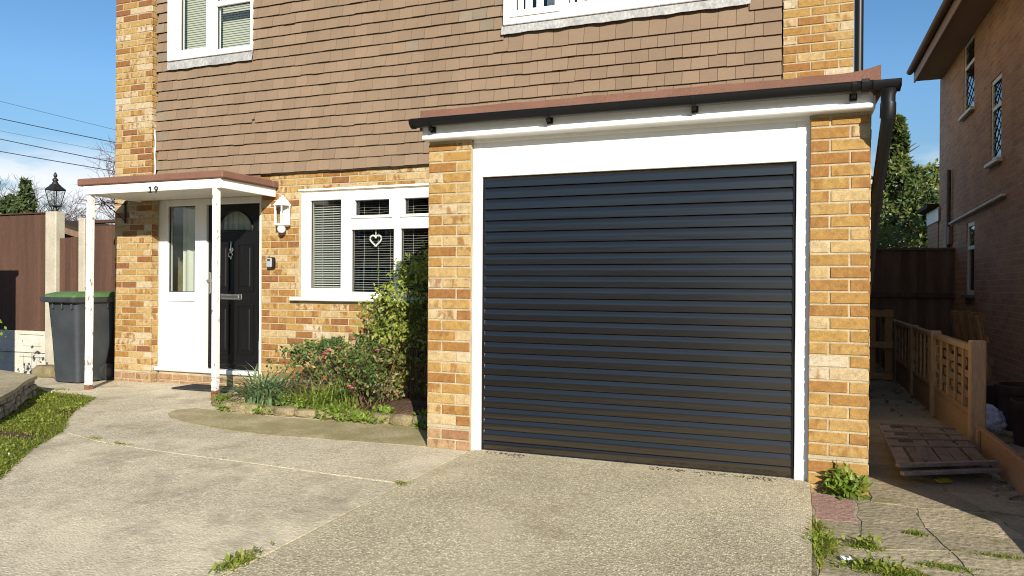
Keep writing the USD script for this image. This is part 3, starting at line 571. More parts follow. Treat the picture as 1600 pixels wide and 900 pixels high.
part(kw, "blind", bl, "blind_white")
# upper left window
lw = part(house, "window", MB().box(winL[0] + .03, winL[1] - .03, 1.90, 1.93, winL[2] + .02, winL[2] + .03), "white_plastic", label="white window above the porch canopy")
yl = 1.832
fr = MB()
for (a, b) in [(-6.83, -6.64), (-6.258, -6.108), (-5.642, -5.625)]: fr.box(a, b, yl, yl + .08, 3.737, 5.0, c=.006)
for (a, b, c_, d) in [(-6.642, -6.256, 3.737, 3.845), (-6.11, -5.64, 3.737, 3.80), (-6.11, -5.64, 4.28, 4.34)]: fr.box(a, b, yl + .002, yl + .078, c_, d, c=.006)
part(lw, "frame", fr, "white_plastic")
glazing(lw, -6.64, -6.258, 3.843, 5.0, yl + .03); glazing(lw, -6.108, -5.642, 3.80, 4.282, yl + .03); glazing(lw, -6.108, -5.642, 4.34, 5.0, yl + .03)
bl = MB()
for z in np.arange(3.80, 4.98, 0.027): bl.obox((-6.3, 2.03, z), (.75, 0, 0), (0, .004, .012), (0, -.0008, .0003))
part(lw, "blind", bl, "blind_green")
def flashing(x0, x1, z0, z1, y0=1.842):
    xs = np.arange(x0, x1 + .001, .03); v = []
    for x in xs:
        k = 0.003 * math.sin(x * 31) + 0.004 * math.sin(x * 12.7); v += [[x, y0 + .012, z1], [x, y0 - .002 + k, z0 + .02], [x, y0 - .004 + k, z0 + 0.9 * k], [x, y0 + .006, z0 + 0.9 * k]]
    f = []
    for i in range(len(xs) - 1):
        for k in range(3): f.append([4 * i + k, 4 * i + k + 1, 4 * i + 5 + k, 4 * i + 4 + k])
    return MB().add(v, f)
part(lw, "lead_flashing", flashing(-6.845, -5.59, 3.632, 3.735), "lead")
# big upper window
bw = part(house, "window", MB().box(winB[0] + .03, winB[1] - .03, 1.90, 1.93, winB[2] + .02, winB[2] + .03), "white_plastic", label="wide white window with vertical blinds above the garage")
fr = MB()
for (a, b) in [(-2.635, -2.504), (-2.12, -1.985), (-1.14, -1.02), (-0.53, -0.39)]: fr.box(a, b, yl, yl + .08, 3.652, 5.0, c=.006)
for (a, b) in [(-2.506, -2.118), (-1.987, -1.138), (-1.022, -0.528)]: fr.box(a, b, yl + .002, yl + .078, 3.652, 3.782, c=.006)
part(bw, "frame", fr, "white_plastic")
part(bw, "frame_bead", MB().box(-2.56, -2.06, yl - .01, yl + .01, 3.715, 3.73, c=.003).box(-1.08, -0.47, yl - .01, yl + .01, 3.715, 3.73, c=.003), "white_plastic")
for (a, b) in [(-2.504, -2.12), (-1.985, -1.14), (-1.02, -0.53)]: glazing(bw, a, b, 3.78, 5.0, yl + .03)
for x in np.arange(-2.55, -0.5, 0.105):
    a = R.uniform(0.25, .4); c_ = R.uniform(-.012, .012)
    part(bw, "blind_vane", MB().obox((x + c_, 2.06, 4.37), (.036 * math.cos(a), .036 * math.sin(a), 0), (-.001 * math.sin(a), .001 * math.cos(a), 0), (0, 0, .62)), "blind_white")
part(bw, "lead_flashing", flashing(-2.655, -0.37, 3.567, 3.652), "lead")

# ---- front door
fd = part(house, "front_door", MB().box(-6.322, -5.582, 1.962, 2.005, 0.193, 1.772).tri(extrude_xz(
    sbox(-6.322, -5.582, 1.772, 2.062).difference(Polygon([(-5.953 + .252 * math.cos(t), 1.772 + .215 * math.sin(t)) for t in np.linspace(0, math.pi, 30)])), 1.962, 2.005)), "door_black", label="black panelled front door with a half moon window")
def raised(x0, x1, z0, z1, y):
    m_ = MB(); o = .018
    ring = Polygon([(x0, z0), (x1, z0), (x1, z1), (x0, z1)]).difference(Polygon([(x0 + o, z0 + o), (x1 - o, z0 + o), (x1 - o, z1 - o), (x0 + o, z1 - o)]))
    m_.tri(extrude_xz(ring, y - .011, y + .002))
    v, f = slab_brick((x0 + .04, y + .002, z0 + .04), X_, x1 - x0 - .08, z1 - z0 - .08, OUT, .012, c=.02, jit=0); return m_.add(v, f)
for (a, b, c_, d) in [(-6.235, -6.015, 1.08, 1.62), (-5.905, -5.675, 1.08, 1.62), (-6.235, -6.015, 0.36, 0.93), (-5.905, -5.675, 0.36, 0.93)]: part(fd, "door_panel", raised(a, b, c_, d, 1.962), "door_black")
part(fd, "weather_bar", MB().box(-6.31, -5.60, 1.94, 1.965, 0.235, 0.275, c=.008), "door_black")
arc = [(-5.953 + .25 * math.cos(t), 1.774 + .213 * math.sin(t)) for t in np.linspace(0, math.pi, 30)]
part(fd, "door_glass", extrude_xz(Polygon(arc), 1.975, 1.981), "glass_obscure")
part(fd, "glass_trim", MB().tube([(x, 1.960, z) for x, z in [(-5.953 + .262 * math.cos(t), 1.768 + .226 * math.sin(t)) for t in np.linspace(0, math.pi, 30)]], .010, 6).box(-6.22, -5.69, 1.952, 1.964, 1.752, 1.772, c=.004), "door_black")
kn = MB().tri(lathe([(0, 0), (.028, 0), (.03, .008), (.018, .014), (0, .016)], (-5.987, 1.962, 1.545), 16, 1)).tube([(-5.987 + .026 * math.sin(t), 1.942, 1.525 - .05 * (1 - math.cos(t)) * .5 - .01) for t in np.linspace(0, 2 * math.pi, 18)], .006, 6).tube([(-5.987, 1.95, 1.55), (-5.987, 1.95, 1.64)], [.012, .004], 8).tri(lathe([(0, 0), (.012, 0), (.012, .01), (0, .012)], (-5.987, 1.962, 1.45), 12, 1))
part(fd, "knocker", kn, "chrome", smooth=40)
lb = part(fd, "letter_plate", MB().box(-6.14, -5.835, 1.949, 1.964, 0.985, 1.045, c=.004), "chrome")
part(lb, "letter_flap", MB().box(-6.10, -5.875, 1.941, 1.950, 0.997, 1.033, c=.003), "chrome")
hd = part(fd, "handle", MB().box(-6.312, -6.278, 1.948, 1.963, 1.05, 1.29, c=.005).box(-6.318, -6.19, 1.915, 1.93, 1.188, 1.208, c=.006).box(-6.305, -6.285, 1.925, 1.95, 1.19, 1.206, c=.003), "chrome")
part(fd, "hinge", MB().box(-5.60, -5.578, 1.945, 1.963, 1.76, 1.86, c=.004).box(-5.60, -5.578, 1.945, 1.963, 0.42, 0.52, c=.004), "chrome")
df = part(house, "door_frame", MB().box(-7.05, -6.912, 1.93, 2.02, .185, 2.145, c=.006).box(-6.498, -6.328, 1.93, 2.02, .185, 2.145, c=.006).box(-5.578, -5.522, 1.93, 2.02, .185, 2.145, c=.006)
          .box(-6.914, -6.496, 1.931, 2.018, 2.066, 2.144, c=.006).box(-6.33, -5.576, 1.931, 2.018, 2.066, 2.144, c=.006).box(-6.914, -6.496, 1.931, 2.018, .96, 1.06, c=.006), "white_plastic")
part(df, "lower_panel", MB().box(-6.914, -6.496, 1.942, 2.0, .186, .962), "white_plastic")
part(df, "bead", MB().box(-6.93, -6.48, 1.924, 1.934, .955, .967, c=.003), "white_plastic")
part(df, "door_sill", MB().box(-7.10, -5.505, 1.86, 2.02, .14, .186, c=.010), "white_plastic")
glazing(df, -6.91, -6.50, 1.062, 2.064, 1.965, "glass_obscure")
part(fd, "net_curtain", MB().add([[-6.24 + .02 * i, 2.06 + .01 * math.sin(i * 1.7), z] for z in (1.70, 2.05) for i in range(30)], [[i, i + 1, i + 31, i + 30] for i in range(29)]), "curtain_grey")
part(df, "curtain", MB().add([[-6.86 + .02 * i, 2.12 + .014 * math.sin(i * 1.1), z] for z in (0.5, 2.1) for i in range(16)], [[i, i + 1, i + 17, i + 16] for i in range(15)]), "blind_white")
# rainwater pipe on the upper wall
dp = part(house, "rainwater_pipe", MB().tube([(0.468, 1.93, 2.3), (0.468, 1.93, 5.2)], .034, 14), "black_plastic", smooth=40)
part(dp, "pipe_clip", MB().box(0.43, 0.51, 1.90, 1.968, 4.6, 4.63, c=.004), "black_plastic")

# ================================================================== GARAGE
gar = thing("garage", "flat roofed brick garage with a wide black roller door", "garage", base=(-1.03, 0.9, 0))
gw = MB().box(-2.4665, -2.1385, 0.012, 0.235, -0.3, 2.2).box(0.0785, 0.3975, 0.012, 0.235, -0.3, 2.2).box(-2.4665, -2.23, 0.235, 1.905, -0.3, 2.2).box(0.16, 0.3975, 0.235, 1.905, -0.3, 2.2)
gwall = part(gar, "wall", gw, "mortar")
pier = lay((-2.47, 0.012, 0.168), X_, OUT, 0.335, 0, 2.01, pitch=0.2233, tone=tone_pier) + lay((0.075, 0.012, 0.168), X_, OUT, 0.326, 0, 2.01, pitch=0.2175, phase=1, tone=tone_right)
emit_bricks(gar, gwall, pier, "brick_multi")
low = lay((-2.47, 0.012, -0.082), X_, OUT, 0.335, 0, 0.225, pitch=0.2233, phase=1, tone=tone_left); emit_bricks(gar, gwall, low, "brick_plinth", 60, "plinth_brick")
low = lay((0.075, 0.012, -0.082), X_, OUT, 0.326, 0, 0.225, pitch=0.2175, tone=tone_right); emit_bricks(gar, gwall, low, "brick_multi", 60, "base_brick")
part(gar, "damp_course", MB().box(-2.4685, -2.137, 0.0055, 0.014, 0.145, 0.168), "mortar"); part(gar, "damp_course", MB().box(0.0765, 0.3995, 0.0055, 0.014, 0.145, 0.168), "mortar")
side = lay((0.3975, 0.008, -0.08), Yv, X_, 1.84, 0, 2.25, tone=tone_pier) + lay((-2.4665, 0.008, -0.08), Yv, -X_, 1.88, 0, 2.25, tone=tone_pier)
sb_ = MB()
for v, f, tn in side: sb_.add(v, f, tn)
part(gwall, "side_brickwork", sb_, "brick_multi", kind="stuff")
# frame: white head panel and side posts, set back in the reveal
yf = 0.046
gf = part(gar, "door_frame", MB().box(-2.140, -2.070, yf, yf + .08, -0.01, 2.19, c=.004), "white_plastic")
part(gf, "side_post", MB().box(-0.002, 0.079, yf, yf + .08, -0.012, 2.19, c=.004), "white_plastic")
part(gf, "head_panel", MB().box(-2.070, -0.002, yf + .002, yf + .03, 1.925, 2.2, c=.003), "white_plastic")
part(gf, "head_bead", MB().box(-2.13, 0.074, yf - .012, yf + .01, 2.165, 2.20, c=.003), "white_plastic")
rd = part(gar, "roller_door", MB().box(-2.07, -0.002, yf + .062, yf + .066, -0.012, 1.93), "shutter")
SL0, SL1 = 0.075, 0.35
NS = 25; pitch = 1.935 / NS
for i in range(NS):
    z0 = -0.008 + i * pitch; prof = []
    if i == 0:
        prof = [(0.030, z0), (0.022, z0), (0.022, z0 + .012), (0.026, z0 + .016), (0.022, z0 + .02), (0.020, z0 + pitch * .8), (0.030, z0 + pitch - .003), (0.045, z0 + pitch - .003), (0.045, z0)]
    else:
        hs = pitch - .0025
        # a slat: one shallow arc, thin joint below it
        H_ = hs - .002; zb0 = z0 + .002; y_ = .0175; face = []
        for k_ in range(21):                                        # lower part nearly upright, upper part leaning back
            q = k_ / 20; face.append((y_, zb0 + H_ * q)); e_ = min(1, max(0, (q - .42) / .3)); y_ += H_ / 20 * (SL0 + (SL1 - SL0) * e_ * e_ * (3 - 2 * e_))
        prof = [(0.034, z0 + .001), (.0195, z0 + .0005)] + face + [(y_ + .002, z0 + pitch - .0005), (0.046, z0 + pitch - .0005), (0.046, z0 + .001)]
    part(rd, "slat", extrude_yz(Polygon([(yf + a, b) for a, b in prof]), -2.056, -0.016), "shutter", smooth=50)
part(rd, "guide_rail", MB().box(-2.0695, -2.052, yf + .019, yf + .032, -0.01, 1.924, c=.002), "door_black"); part(rd, "guide_rail", MB().box(-0.020, -0.0025, yf + .016, yf + .032, -0.01, 1.924, c=.002), "door_black")
part(rd, "bottom_seal", MB().box(-2.066, -0.006, yf + .024, yf + .05, -0.012, -0.004), "rubber")
# roof
part(gar, "fascia", MB().box(-2.475, 0.405, -0.062, -0.040, 2.19, 2.345, c=.003).tri(extrude_yz(Polygon([(-0.062, 2.186)] + [(-0.062 - .020 * math.sin(t), 2.204 - .018 * math.cos(t)) for t in np.linspace(0.1, math.pi, 8)] + [(-0.04, 2.23), (-0.04, 2.186)]), -2.478, 0.408))
     .box(-2.47, 0.40, -0.042, 0.05, 2.189, 2.196).box(0.400, 0.418, -0.055, 1.85, 2.19, 2.345, c=.003).box(-2.49, -2.472, -0.055, 1.85, 2.19, 2.345, c=.003), "white_plastic")
xs = np.linspace(-2.51, 0.445, 60); v, f = [], []
for i, x in enumerate(xs):
    e = max(0, (x - 0.25) / 0.19) ** 2 * 0.035; wv = 0.004 * math.sin(x * 9) + .003 * math.sin(x * 23); top = 2.405 + e + wv * .5
    v += [[x, -0.055 + wv * .4, 2.262], [x, -0.052 + wv * .5, top - .004], [x, -0.042, top], [x, -0.01, top + 0.004], [x, 0.12, 2.385], [x, 1.83, 2.43], [x, 1.83, 2.35], [x, -0.03, 2.26]]
for i in range(len(xs) - 1):
    for k in range(8): f.append([8 * i + (k + 1) % 8, 8 * i + k, 8 * i + 8 + k, 8 * i + 8 + (k + 1) % 8])
rf = MB().add(v, f); n8 = len(v) - 8
rf.add(v[:8], [[0, 1, 2], [0, 2, 7], [2, 3, 7], [3, 4, 7], [4, 5, 7], [5, 6, 7]]); rf.add(v[-8:], [[0, 2, 1], [0, 7, 2], [2, 7, 3], [3, 7, 4], [4, 7, 5], [5, 7, 6]])
part(gar, "roof", rf, "felt")
# gutter
def half_round(x0, x1, cy, cz, r, th=.0035, n=14):
    outer = [(cy + r * math.cos(t), cz + r * math.sin(t)) for t in np.linspace(math.pi, 2 * math.pi, n)]; inner = [(cy + (r - th) * math.cos(t), cz + (r - th) * math.sin(t)) for t in np.linspace(2 * math.pi, math.pi, n)]
    return extrude_yz(Polygon(outer + inner), x0, x1)
gy, gz, gr_ = -0.122, 2.318, 0.052
gt = part(gar, "gutter", half_round(-2.52, 0.40, gy, gz, gr_), "black_plastic", smooth=40)
part(gt, "gutter_lip", MB().tube([(-2.52, gy - gr_ + .003, gz), (0.4, gy - gr_ + .003, gz)], .005, 8), "black_plastic")
part(gt, "end_cap", MB().tri(half_round(-2.535, -2.515, gy, gz, gr_ + .006)).tri(extrude_yz(Polygon([(gy + gr_ * math.cos(t), gz + gr_ * math.sin(t)) for t in np.linspace(math.pi, 2 * math.pi, 16)]), -2.537, -2.532)), "black_plastic")
for x in (-2.395, -1.53, -0.59, 0.30):
    part(gt, "gutter_bracket", MB().tri(half_round(x - .012, x + .012, gy, gz, gr_ + .006, .005)).box(x - .02, x + .02, -0.082, -0.061, gz - .085, gz + .01, c=.004).obox((x, -0.10, gz - .055), (.012, 0, 0), (0, .022, .012), (0, -.006, .012)), "black_plastic")
part(gt, "union", MB().tri(half_round(0.338, 0.375, gy, gz, gr_ + .008, .007)).box(.335, .378, gy - .062, gy - .05, gz - .01, gz + .012, c=.003), "black_plastic")
part(gt, "outlet", MB().tri(half_round(0.395, 0.535, gy, gz, gr_ + .007, .006)).box(.53, .537, gy - .058, gy + .058, gz - .045, gz + .002, c=.003).tube([(0.475, gy, gz - .045), (0.475, gy, gz - .075), (0.475, gy, gz - .15)], [.05, .038, .037], 16), "black_plastic", smooth=40)
pp_ = part(gar, "downpipe", MB().tube([(0.475, gy, gz - .13), (0.475, gy, gz - .19), (0.472, gy + .03, gz - .235), (0.448, 0.28, gz - .67), (0.440, 0.80, gz - 1.22), (0.438, 1.55, gz - 2.0), (0.438, 1.62, gz - 2.1), (0.438, 1.62, -0.03)], .034, 14), "black_plastic", smooth=40)
part(pp_, "pipe_socket", MB().tube([(0.475, gy, gz - .12), (0.475, gy, gz - .17), (0.474, gy + .012, gz - .20)], .041, 14).tube([(0.4500, 0.24, gz - .62), (0.4475, 0.29, gz - .68)], .040, 14), "black_plastic", smooth=40)

# ================================================================== PORCH CANOPY
por = thing("porch_canopy", "flat porch canopy with brown felt edge over the front door", "canopy", base=(-6.28, 1.45, 0))
cy0, cy1 = 1.05, 1.80
def sheet_top(x0, x1, y0, y1, z0, z1):
    return MB().box(x0, x1, y0, y1, z0, z1, c=.012)
part(por, "roof", MB().box(-7.262, -5.278, cy0 - .02, 1.79, 2.206, 2.283, c=.012).box(-7.0, -5.278, 1.785, 1.885, 2.207, 2.282, c=.01), "felt")
part(por, "roof_lap", MB().box(-7.17, -5.45, 1.786, 1.80, 2.25, 2.345).obox((-6.93, 1.80, 2.31), (.11, 0, 0), (0, .012, 0), (0, 0, .045)), "felt")
part(por, "fascia", MB().box(-7.19, -5.318, cy0 + .002, cy0 + .024, 2.112, 2.206, c=.003).box(-5.340, -5.318, cy0 + .024, 1.885, 2.112, 2.206, c=.003).box(-7.19, -7.168, cy0 + .024, 1.795, 2.112, 2.206, c=.003), "white_plastic")
part(por, "soffit", MB().box(-7.166, -5.342, cy0 + .026, 1.795, 2.125, 2.14).box(-6.99, -5.342, 1.795, 1.92, 2.148, 2.16), "white_paint_worn")
for (xb, yb, xt, yt) in [(-7.198, 1.135, -7.135, 1.10), (-5.398, 1.085, -5.405, 1.09)]:
    pst = part(por, "post", MB().obox(((xb + xt) / 2, (yb + yt) / 2, 1.065), (.029, 0, 0), (0, .029, 0), ((xt - xb) / 2, (yt - yb) / 2, 1.065), c=.004), "white_paint_old")
    part(pst, "rusted_foot", MB().box(xb - .032, xb + .032, yb - .032, yb + .032, -0.003, .10 if xb > -6 else .05, c=.003), "rust")
for txt, x in (("1", -6.258), ("9", -6.178)):
    tm = meshkit.text_mesh(txt, 0.066, 0.012); v = np.array(tm.vertices)
    part(por, "house_number", trimesh.Trimesh(np.stack([x + v[:, 0], cy0 + .001 - v[:, 2], 2.094 + v[:, 1]], 1), tm.faces, process=False), "iron_black")

# wall things
wl = thing("wall_lantern", "white half lantern lamp fixed to the brick wall right of the door", "wall lamp", base=(-5.19, 1.89, 1.72))
c_ = (-5.19, 1.84)
hexp = lambda r, z, k=6: [(c_[0] + r * math.cos(2 * math.pi * i / k), c_[1] + r * math.sin(2 * math.pi * i / k), z) for i in range(k)]
def frustum(r0, z0, r1, z1, k=6):
    v = hexp(r0, z0, k) + hexp(r1, z1, k); f = [[i, (i + 1) % k, k + (i + 1) % k, k + i] for i in range(k)]
    m_ = MB().add(v, f); m_.add(v[:k], [[0, k - 1 - i, k - 2 - i] for i in range(k - 2)]); m_.add(v[k:], [[0, i + 1, i + 2] for i in range(k - 2)]); return m_
part(wl, "roof", MB().add(*frustum(.098, 2.02, .055, 2.075).arrays()[:2]).add(*frustum(.05, 2.075, .03, 2.10).arrays()[:2]).add(*frustum(.104, 2.008, .104, 2.02).arrays()[:2]).add(*frustum(.018, 2.10, .008, 2.125).arrays()[:2]), "white_plastic")
cage = MB()
for i in range(6):
    a = 2 * math.pi * i / 6; cage.tube([(c_[0] + .082 * math.cos(a), c_[1] + .082 * math.sin(a), 1.81), (c_[0] + .090 * math.cos(a), c_[1] + .090 * math.sin(a), 2.01)], .009, 4)
part(wl, "cage", cage, "white_plastic"); part(wl, "pane", frustum(.076, 1.815, .083, 2.008), "glass"); part(wl, "bulb", MB().tube([(c_[0], c_[1], 1.82), (c_[0], c_[1], 1.93)], .02, 10), "blind_white")
part(wl, "base", MB().add(*frustum(.06, 1.785, .095, 1.80).arrays()[:2]).add(*frustum(.095, 1.80, .092, 1.815).arrays()[:2]).box(-5.24, -5.14, 1.86, 1.905, 1.80, 2.02), "white_plastic")
part(wl, "motion_sensor", lathe([(0, -.045), (.025, -.04), (.04, -.02), (.045, .005), (.035, .03), (.02, .04), (0, .04)], (c_[0], c_[1] - .02, 1.755), 16), "white_plastic", smooth=True)
ks = thing("key_safe", "small grey and black key safe on the brick wall beside the door", "key safe", base=(-5.36, 1.89, 1.34))
part(ks, "body", MB().box(-5.412, -5.318, 1.845, 1.896, 1.335, 1.455, c=.012), "door_black"); part(ks, "cover", MB().box(-5.405, -5.335, 1.835, 1.848, 1.345, 1.447, c=.008), "keysafe_grey"); part(ks, "keypad", MB().box(-5.39, -5.35, 1.832, 1.836, 1.415, 1.432, c=.002), "door_black")
hb = thing("hanging_bracket", "black wrought iron basket bracket on the brick pier under the canopy", "bracket", base=(-7.42, 1.8, 1.9))
sc_ = [(-7.42, 1.60 - .0 + (.035 - .0025 * i) * math.cos(i * .6) * 1.0, 2.03 + (.035 - .0025 * i) * math.sin(i * .6)) for i in range(12)]
part(hb, "back_bar", MB().box(-7.43, -7.41, 1.782, 1.80, 1.87, 2.13, c=.003), "iron_black")
part(hb, "arm", MB().tube([(-7.42, 1.79, 2.09), (-7.42, 1.52, 2.09), (-7.42, 1.47, 2.10), (-7.42, 1.45, 2.13)], .006, 6).tube([(-7.42, 1.785, 1.90), (-7.42, 1.50, 2.085)], .006, 6), "iron_black")
part(hb, "scroll", MB().tube(sc_, .005, 6).tube([(-7.42, 1.49 + .028 * math.cos(t) * (1 - t / 14), 2.06 + .028 * math.sin(t) * (1 - t / 14)) for t in np.linspace(0, 9, 20)], .005, 6), "iron_black")
hp = []
for t in np.linspace(0, 2 * math.pi, 40): hp.append((-4.105 + .068 * (math.sin(t) ** 3), 1.938, 1.628 + .066 * (13 * math.cos(t) - 5 * math.cos(2 * t) - 2 * math.cos(3 * t) - math.cos(4 * t)) / 16))
ht = thing("heart_ornament", "white wicker heart hanging inside the kitchen window", "ornament", base=(-4.105, 1.962, 1.56))
part(ht, "heart", MB().tube([(x, 1.968, z) for x, y, z in hp], .009, 7), "wicker"); part(ht, "ribbon", MB().tube([(-4.105, 1.97, 1.66), (-4.105, 1.97, 1.745)], .005, 6), "wicker")
solo("doormat", MB().box(-6.40, -5.66, 1.50, 1.84, 0.002, 0.018, c=.005), "doormat", "dark grey doormat lying below the front door step", "doormat")

# ================================================================== WHEELIE BIN
bn = thing("wheelie_bin", "dark grey wheelie bin with a green lid beside the brick pier", "bin", base=(-7.9, 1.65, 0))
def rrect(x0, x1, y0, y1, r, z, k=5):
    o = []
    for cx, cy, a0 in ((x1 - r, y1 - r, 0), (x0 + r, y1 - r, math.pi / 2), (x0 + r, y0 + r, math.pi), (x1 - r, y0 + r, 1.5 * math.pi)):
        for i in range(k): a = a0 + math.pi / 2 * i / (k - 1); o.append((cx + r * math.cos(a), cy + r * math.sin(a), z))
    return o
def loft(rings):
    n = len(rings[0]); v = [p for r in rings for p in r]; f = []
    for k in range(len(rings) - 1):
        for i in range(n): f.append([k * n + i, k * n + (i + 1) % n, (k + 1) * n + (i + 1) % n, (k + 1) * n + i])
    f = [[a, b, c, d] for a, b, c, d in f]; m_ = MB().add(v, f)
    m_.add(rings[0], [[0, n - 1 - i, n - 2 - i] for i in range(n - 2)]); m_.add(rings[-1], [[0, i + 1, i + 2] for i in range(n - 2)]); return m_
part(bn, "body", loft([rrect(-8.085, -7.69, 1.40, 1.76, .05, .012), rrect(-8.105, -7.675, 1.37, 1.86, .055, .50), rrect(-8.125, -7.645, 1.335, 1.925, .06, .925), rrect(-8.13, -7.64, 1.33, 1.93, .06, .93), rrect(-8.13, -7.64, 1.33, 1.93, .06, .95)]), "bin_plastic", smooth=45)
part(bn, "rim", loft([rrect(-8.16, -7.62, 1.28, 1.96, .05, .935), rrect(-8.17, -7.615, 1.27, 1.97, .05, .945), rrect(-8.175, -7.61, 1.265, 1.97, .05, .99), rrect(-8.16, -7.62, 1.28, 1.96, .05, .995)]), "bin_plastic", smooth=45)
for (x, y, ax) in [(-8.0, 1.335, 0), (-7.85, 1.333, 0), (-7.7, 1.335, 0), (-7.647, 1.5, 1), (-7.647, 1.75, 1)]:
    part(bn, "rib", MB().box(x - (.008 if ax == 0 else .014), x + (.008 if ax == 0 else .018), y - (.025 if ax == 0 else .008), y + (.01 if ax == 0 else .008), .86, .948, c=.004), "bin_plastic")
part(bn, "lid", loft([rrect(-8.14, -7.64, 1.30, 1.97, .05, .994), rrect(-8.135, -7.645, 1.31, 1.97, .05, 1.03), rrect(-8.08, -7.69, 1.38, 1.95, .07, 1.052), rrect(-8.03, -7.74, 1.45, 1.92, .07, 1.058)]), "bin_green", smooth=45)
part(bn, "handle_bar", MB().tube([(-8.06, 2.04, 1.0), (-7.63, 2.04, 1.0)], .014, 10).box(-8.07, -8.04, 1.97, 2.05, .985, 1.012).box(-7.65, -7.62, 1.97, 2.05, .985, 1.012), "bin_plastic")
for x in (-8.06, -7.665):
    w_ = part(bn, "wheel", MB().tube([(x - .022, 1.77, .10), (x + .022, 1.77, .10)], .098, 24), "rubber", smooth=40)
    part(w_, "hub", MB().tube([(x - .028, 1.77, .10), (x + .028, 1.77, .10)], .055, 16), "bin_plastic")
part(bn, "axle", MB().tube([(-8.06, 1.77, .1), (-7.665, 1.77, .1)], .012, 8), "iron_black")

# ================================================================== LEFT BOUNDARY
lf = thing("panel_fence", "brown timber panel fence with concrete posts and gravel boards behind the bin", "fence", base=(-9.0, 2.15, 0))
x = -11.6
while x < -9.13:
    w = .122; part(lf, "board", MB().obox((x + w / 2, 2.135, (0.50 + 2.068) / 2), (w / 2 + .004, 0.004, 0), (-.0005, .008, 0), (0, 0, .784), tone=(R.random(), 0, 0)), "fence_brown"); x += w
part(lf, "capping", MB().box(-11.6, -9.125, 2.10, 2.17, 2.066, 2.082, c=.004), "fence_brown")
for z0, z1 in ((-0.06, 0.225), (0.232, 0.52)):
    for (xa, xb) in ((-11.6, -9.115),):
        gb = part(lf, "gravel_board", MB().box(xa, xb, 2.12, 2.17, z0, z1, c=.006).box(xa, xb, 2.105, 2.13, z1 - .05, z1 - .001, c=.004).box(xa, xb, 2.105, 2.13, z0 + .001, z0 + .05, c=.004).box(-9.20, -9.117, 2.106, 2.13, z0 + .04, z1 - .04, c=.004).box(-9.60, -9.25, 2.110, 2.13, z0 + .085, z1 - .085, c=.004).box(-11.6, -9.66, 2.106, 2.13, z0 + .04, z1 - .04, c=.004), "concrete_pale")
for (xa, xb, zt) in ((-9.125, -8.93, 2.085), (-8.53, -8.42, 1.985), (-11.8, -11.6, 2.085)):
    part(lf, "concrete_post", MB().box(xa, xb, 2.06, 2.20, -0.3, zt, c=.012), "concrete_post")
x = -8.925
while x < -8.53: part(lf, "board", MB().obox((x + .05, 2.13, .86), (.053, .004, 0), (-.0005, .008, 0), (0, 0, .88 + R.uniform(-.01, .01)), tone=(R.random(), 0, 0)), "fence_brown"); x += .099
x = -8.42
while x < -7.62: part(lf, "board", MB().obox((x + .05, 2.14, .94), (.053, .004, 0), (-.0005, .008, 0), (0, 0, .945), tone=(R.random(), 0, 0)), "fence_brown"); x += .099
part(lf, "capping", MB().box(-8.42, -7.5, 2.08, 2.20, 1.915, 1.955, c=.006), "fence_brown")
ln = thing("post_lantern", "black carriage lantern on the concrete fence post", "lantern", base=(-9.03, 2.13, 2.085))
c_ = (-9.03, 2.13)
def sq(r, z): return [(c_[0] + r * a, c_[1] + r * b, z) for a, b in ((1, -1), (1, 1), (-1, 1), (-1, -1))]
LZ = 2.085
part(ln, "stem", MB().tube([(c_[0], c_[1], LZ), (c_[0], c_[1], LZ + .07)], [.03, .022], 12).tri(lathe([(0, 0), (.05, 0), (.05, .012), (0, .02)], (c_[0], c_[1], LZ), 16)).tube([(c_[0] - .085, c_[1], LZ + .07), (c_[0] - .06, c_[1], LZ + .03), (c_[0] - .02, c_[1], LZ + .015)], .006, 6).tube([(c_[0] + .085, c_[1], LZ + .07), (c_[0] + .06, c_[1], LZ + .03), (c_[0] + .02, c_[1], LZ + .015)], .006, 6), "iron_black")
cg = MB()
for a, b in ((1, -1), (1, 1), (-1, 1), (-1, -1)): cg.tube([(c_[0] + .044 * a, c_[1] + .044 * b, LZ + .075), (c_[0] + .080 * a, c_[1] + .080 * b, LZ + .285)], .006, 5)
cg.box(c_[0] - .050, c_[0] + .050, c_[1] - .050, c_[1] + .050, LZ + .068, LZ + .082).box(c_[0] - .085, c_[0] + .085, c_[1] - .085, c_[1] + .085, LZ + .28, LZ + .296)
part(ln, "cage", cg, "iron_black"); part(ln, "pane", loft([sq(.041, LZ + .082), sq(.077, LZ + .28)]), "glass")
part(ln, "lamp_roof", loft([sq(.083, LZ + .296), sq(.050, LZ + .335), sq(.036, LZ + .36)]), "iron_black")
part(ln, "finial", lathe([(0, .0), (.045, 0), (.042, .02), (.03, .045), (.024, .055), (.036, .062), (.034, .078), (.025, .088), (.012, .10), (.02, .115), (.024, .13), (.014, .155), (0, .175)], (c_[0], c_[1], LZ + .345), 18), "iron_black", smooth=40)
sh = thing("garden_shed", "dark shed with a low sloping roof behind the panel fence", "shed", base=(-11, 4.4, 0))
part(sh, "wall", MB().box(-13.6, -10.55, 3.75, 5.8, -0.1, 1.93), "fence_dark")
part(sh, "roof", MB().add([[-11.05, 3.55, 2.11], [-10.36, 3.55, 1.93], [-10.36, 6.0, 1.93], [-11.05, 6.0, 2.11], [-11.05, 3.55, 2.175], [-10.33, 3.55, 1.99], [-10.33, 6.0, 1.99], [-11.05, 6.0, 2.175]], BF).add([[-13.9, 3.55, 1.9], [-11.05, 3.55, 2.11], [-11.05, 6, 2.11], [-13.9, 6, 1.9], [-13.9, 3.55, 1.97], [-11.05, 3.55, 2.175], [-11.05, 6, 2.175], [-13.9, 6, 1.97]], BF), "tile_batten")
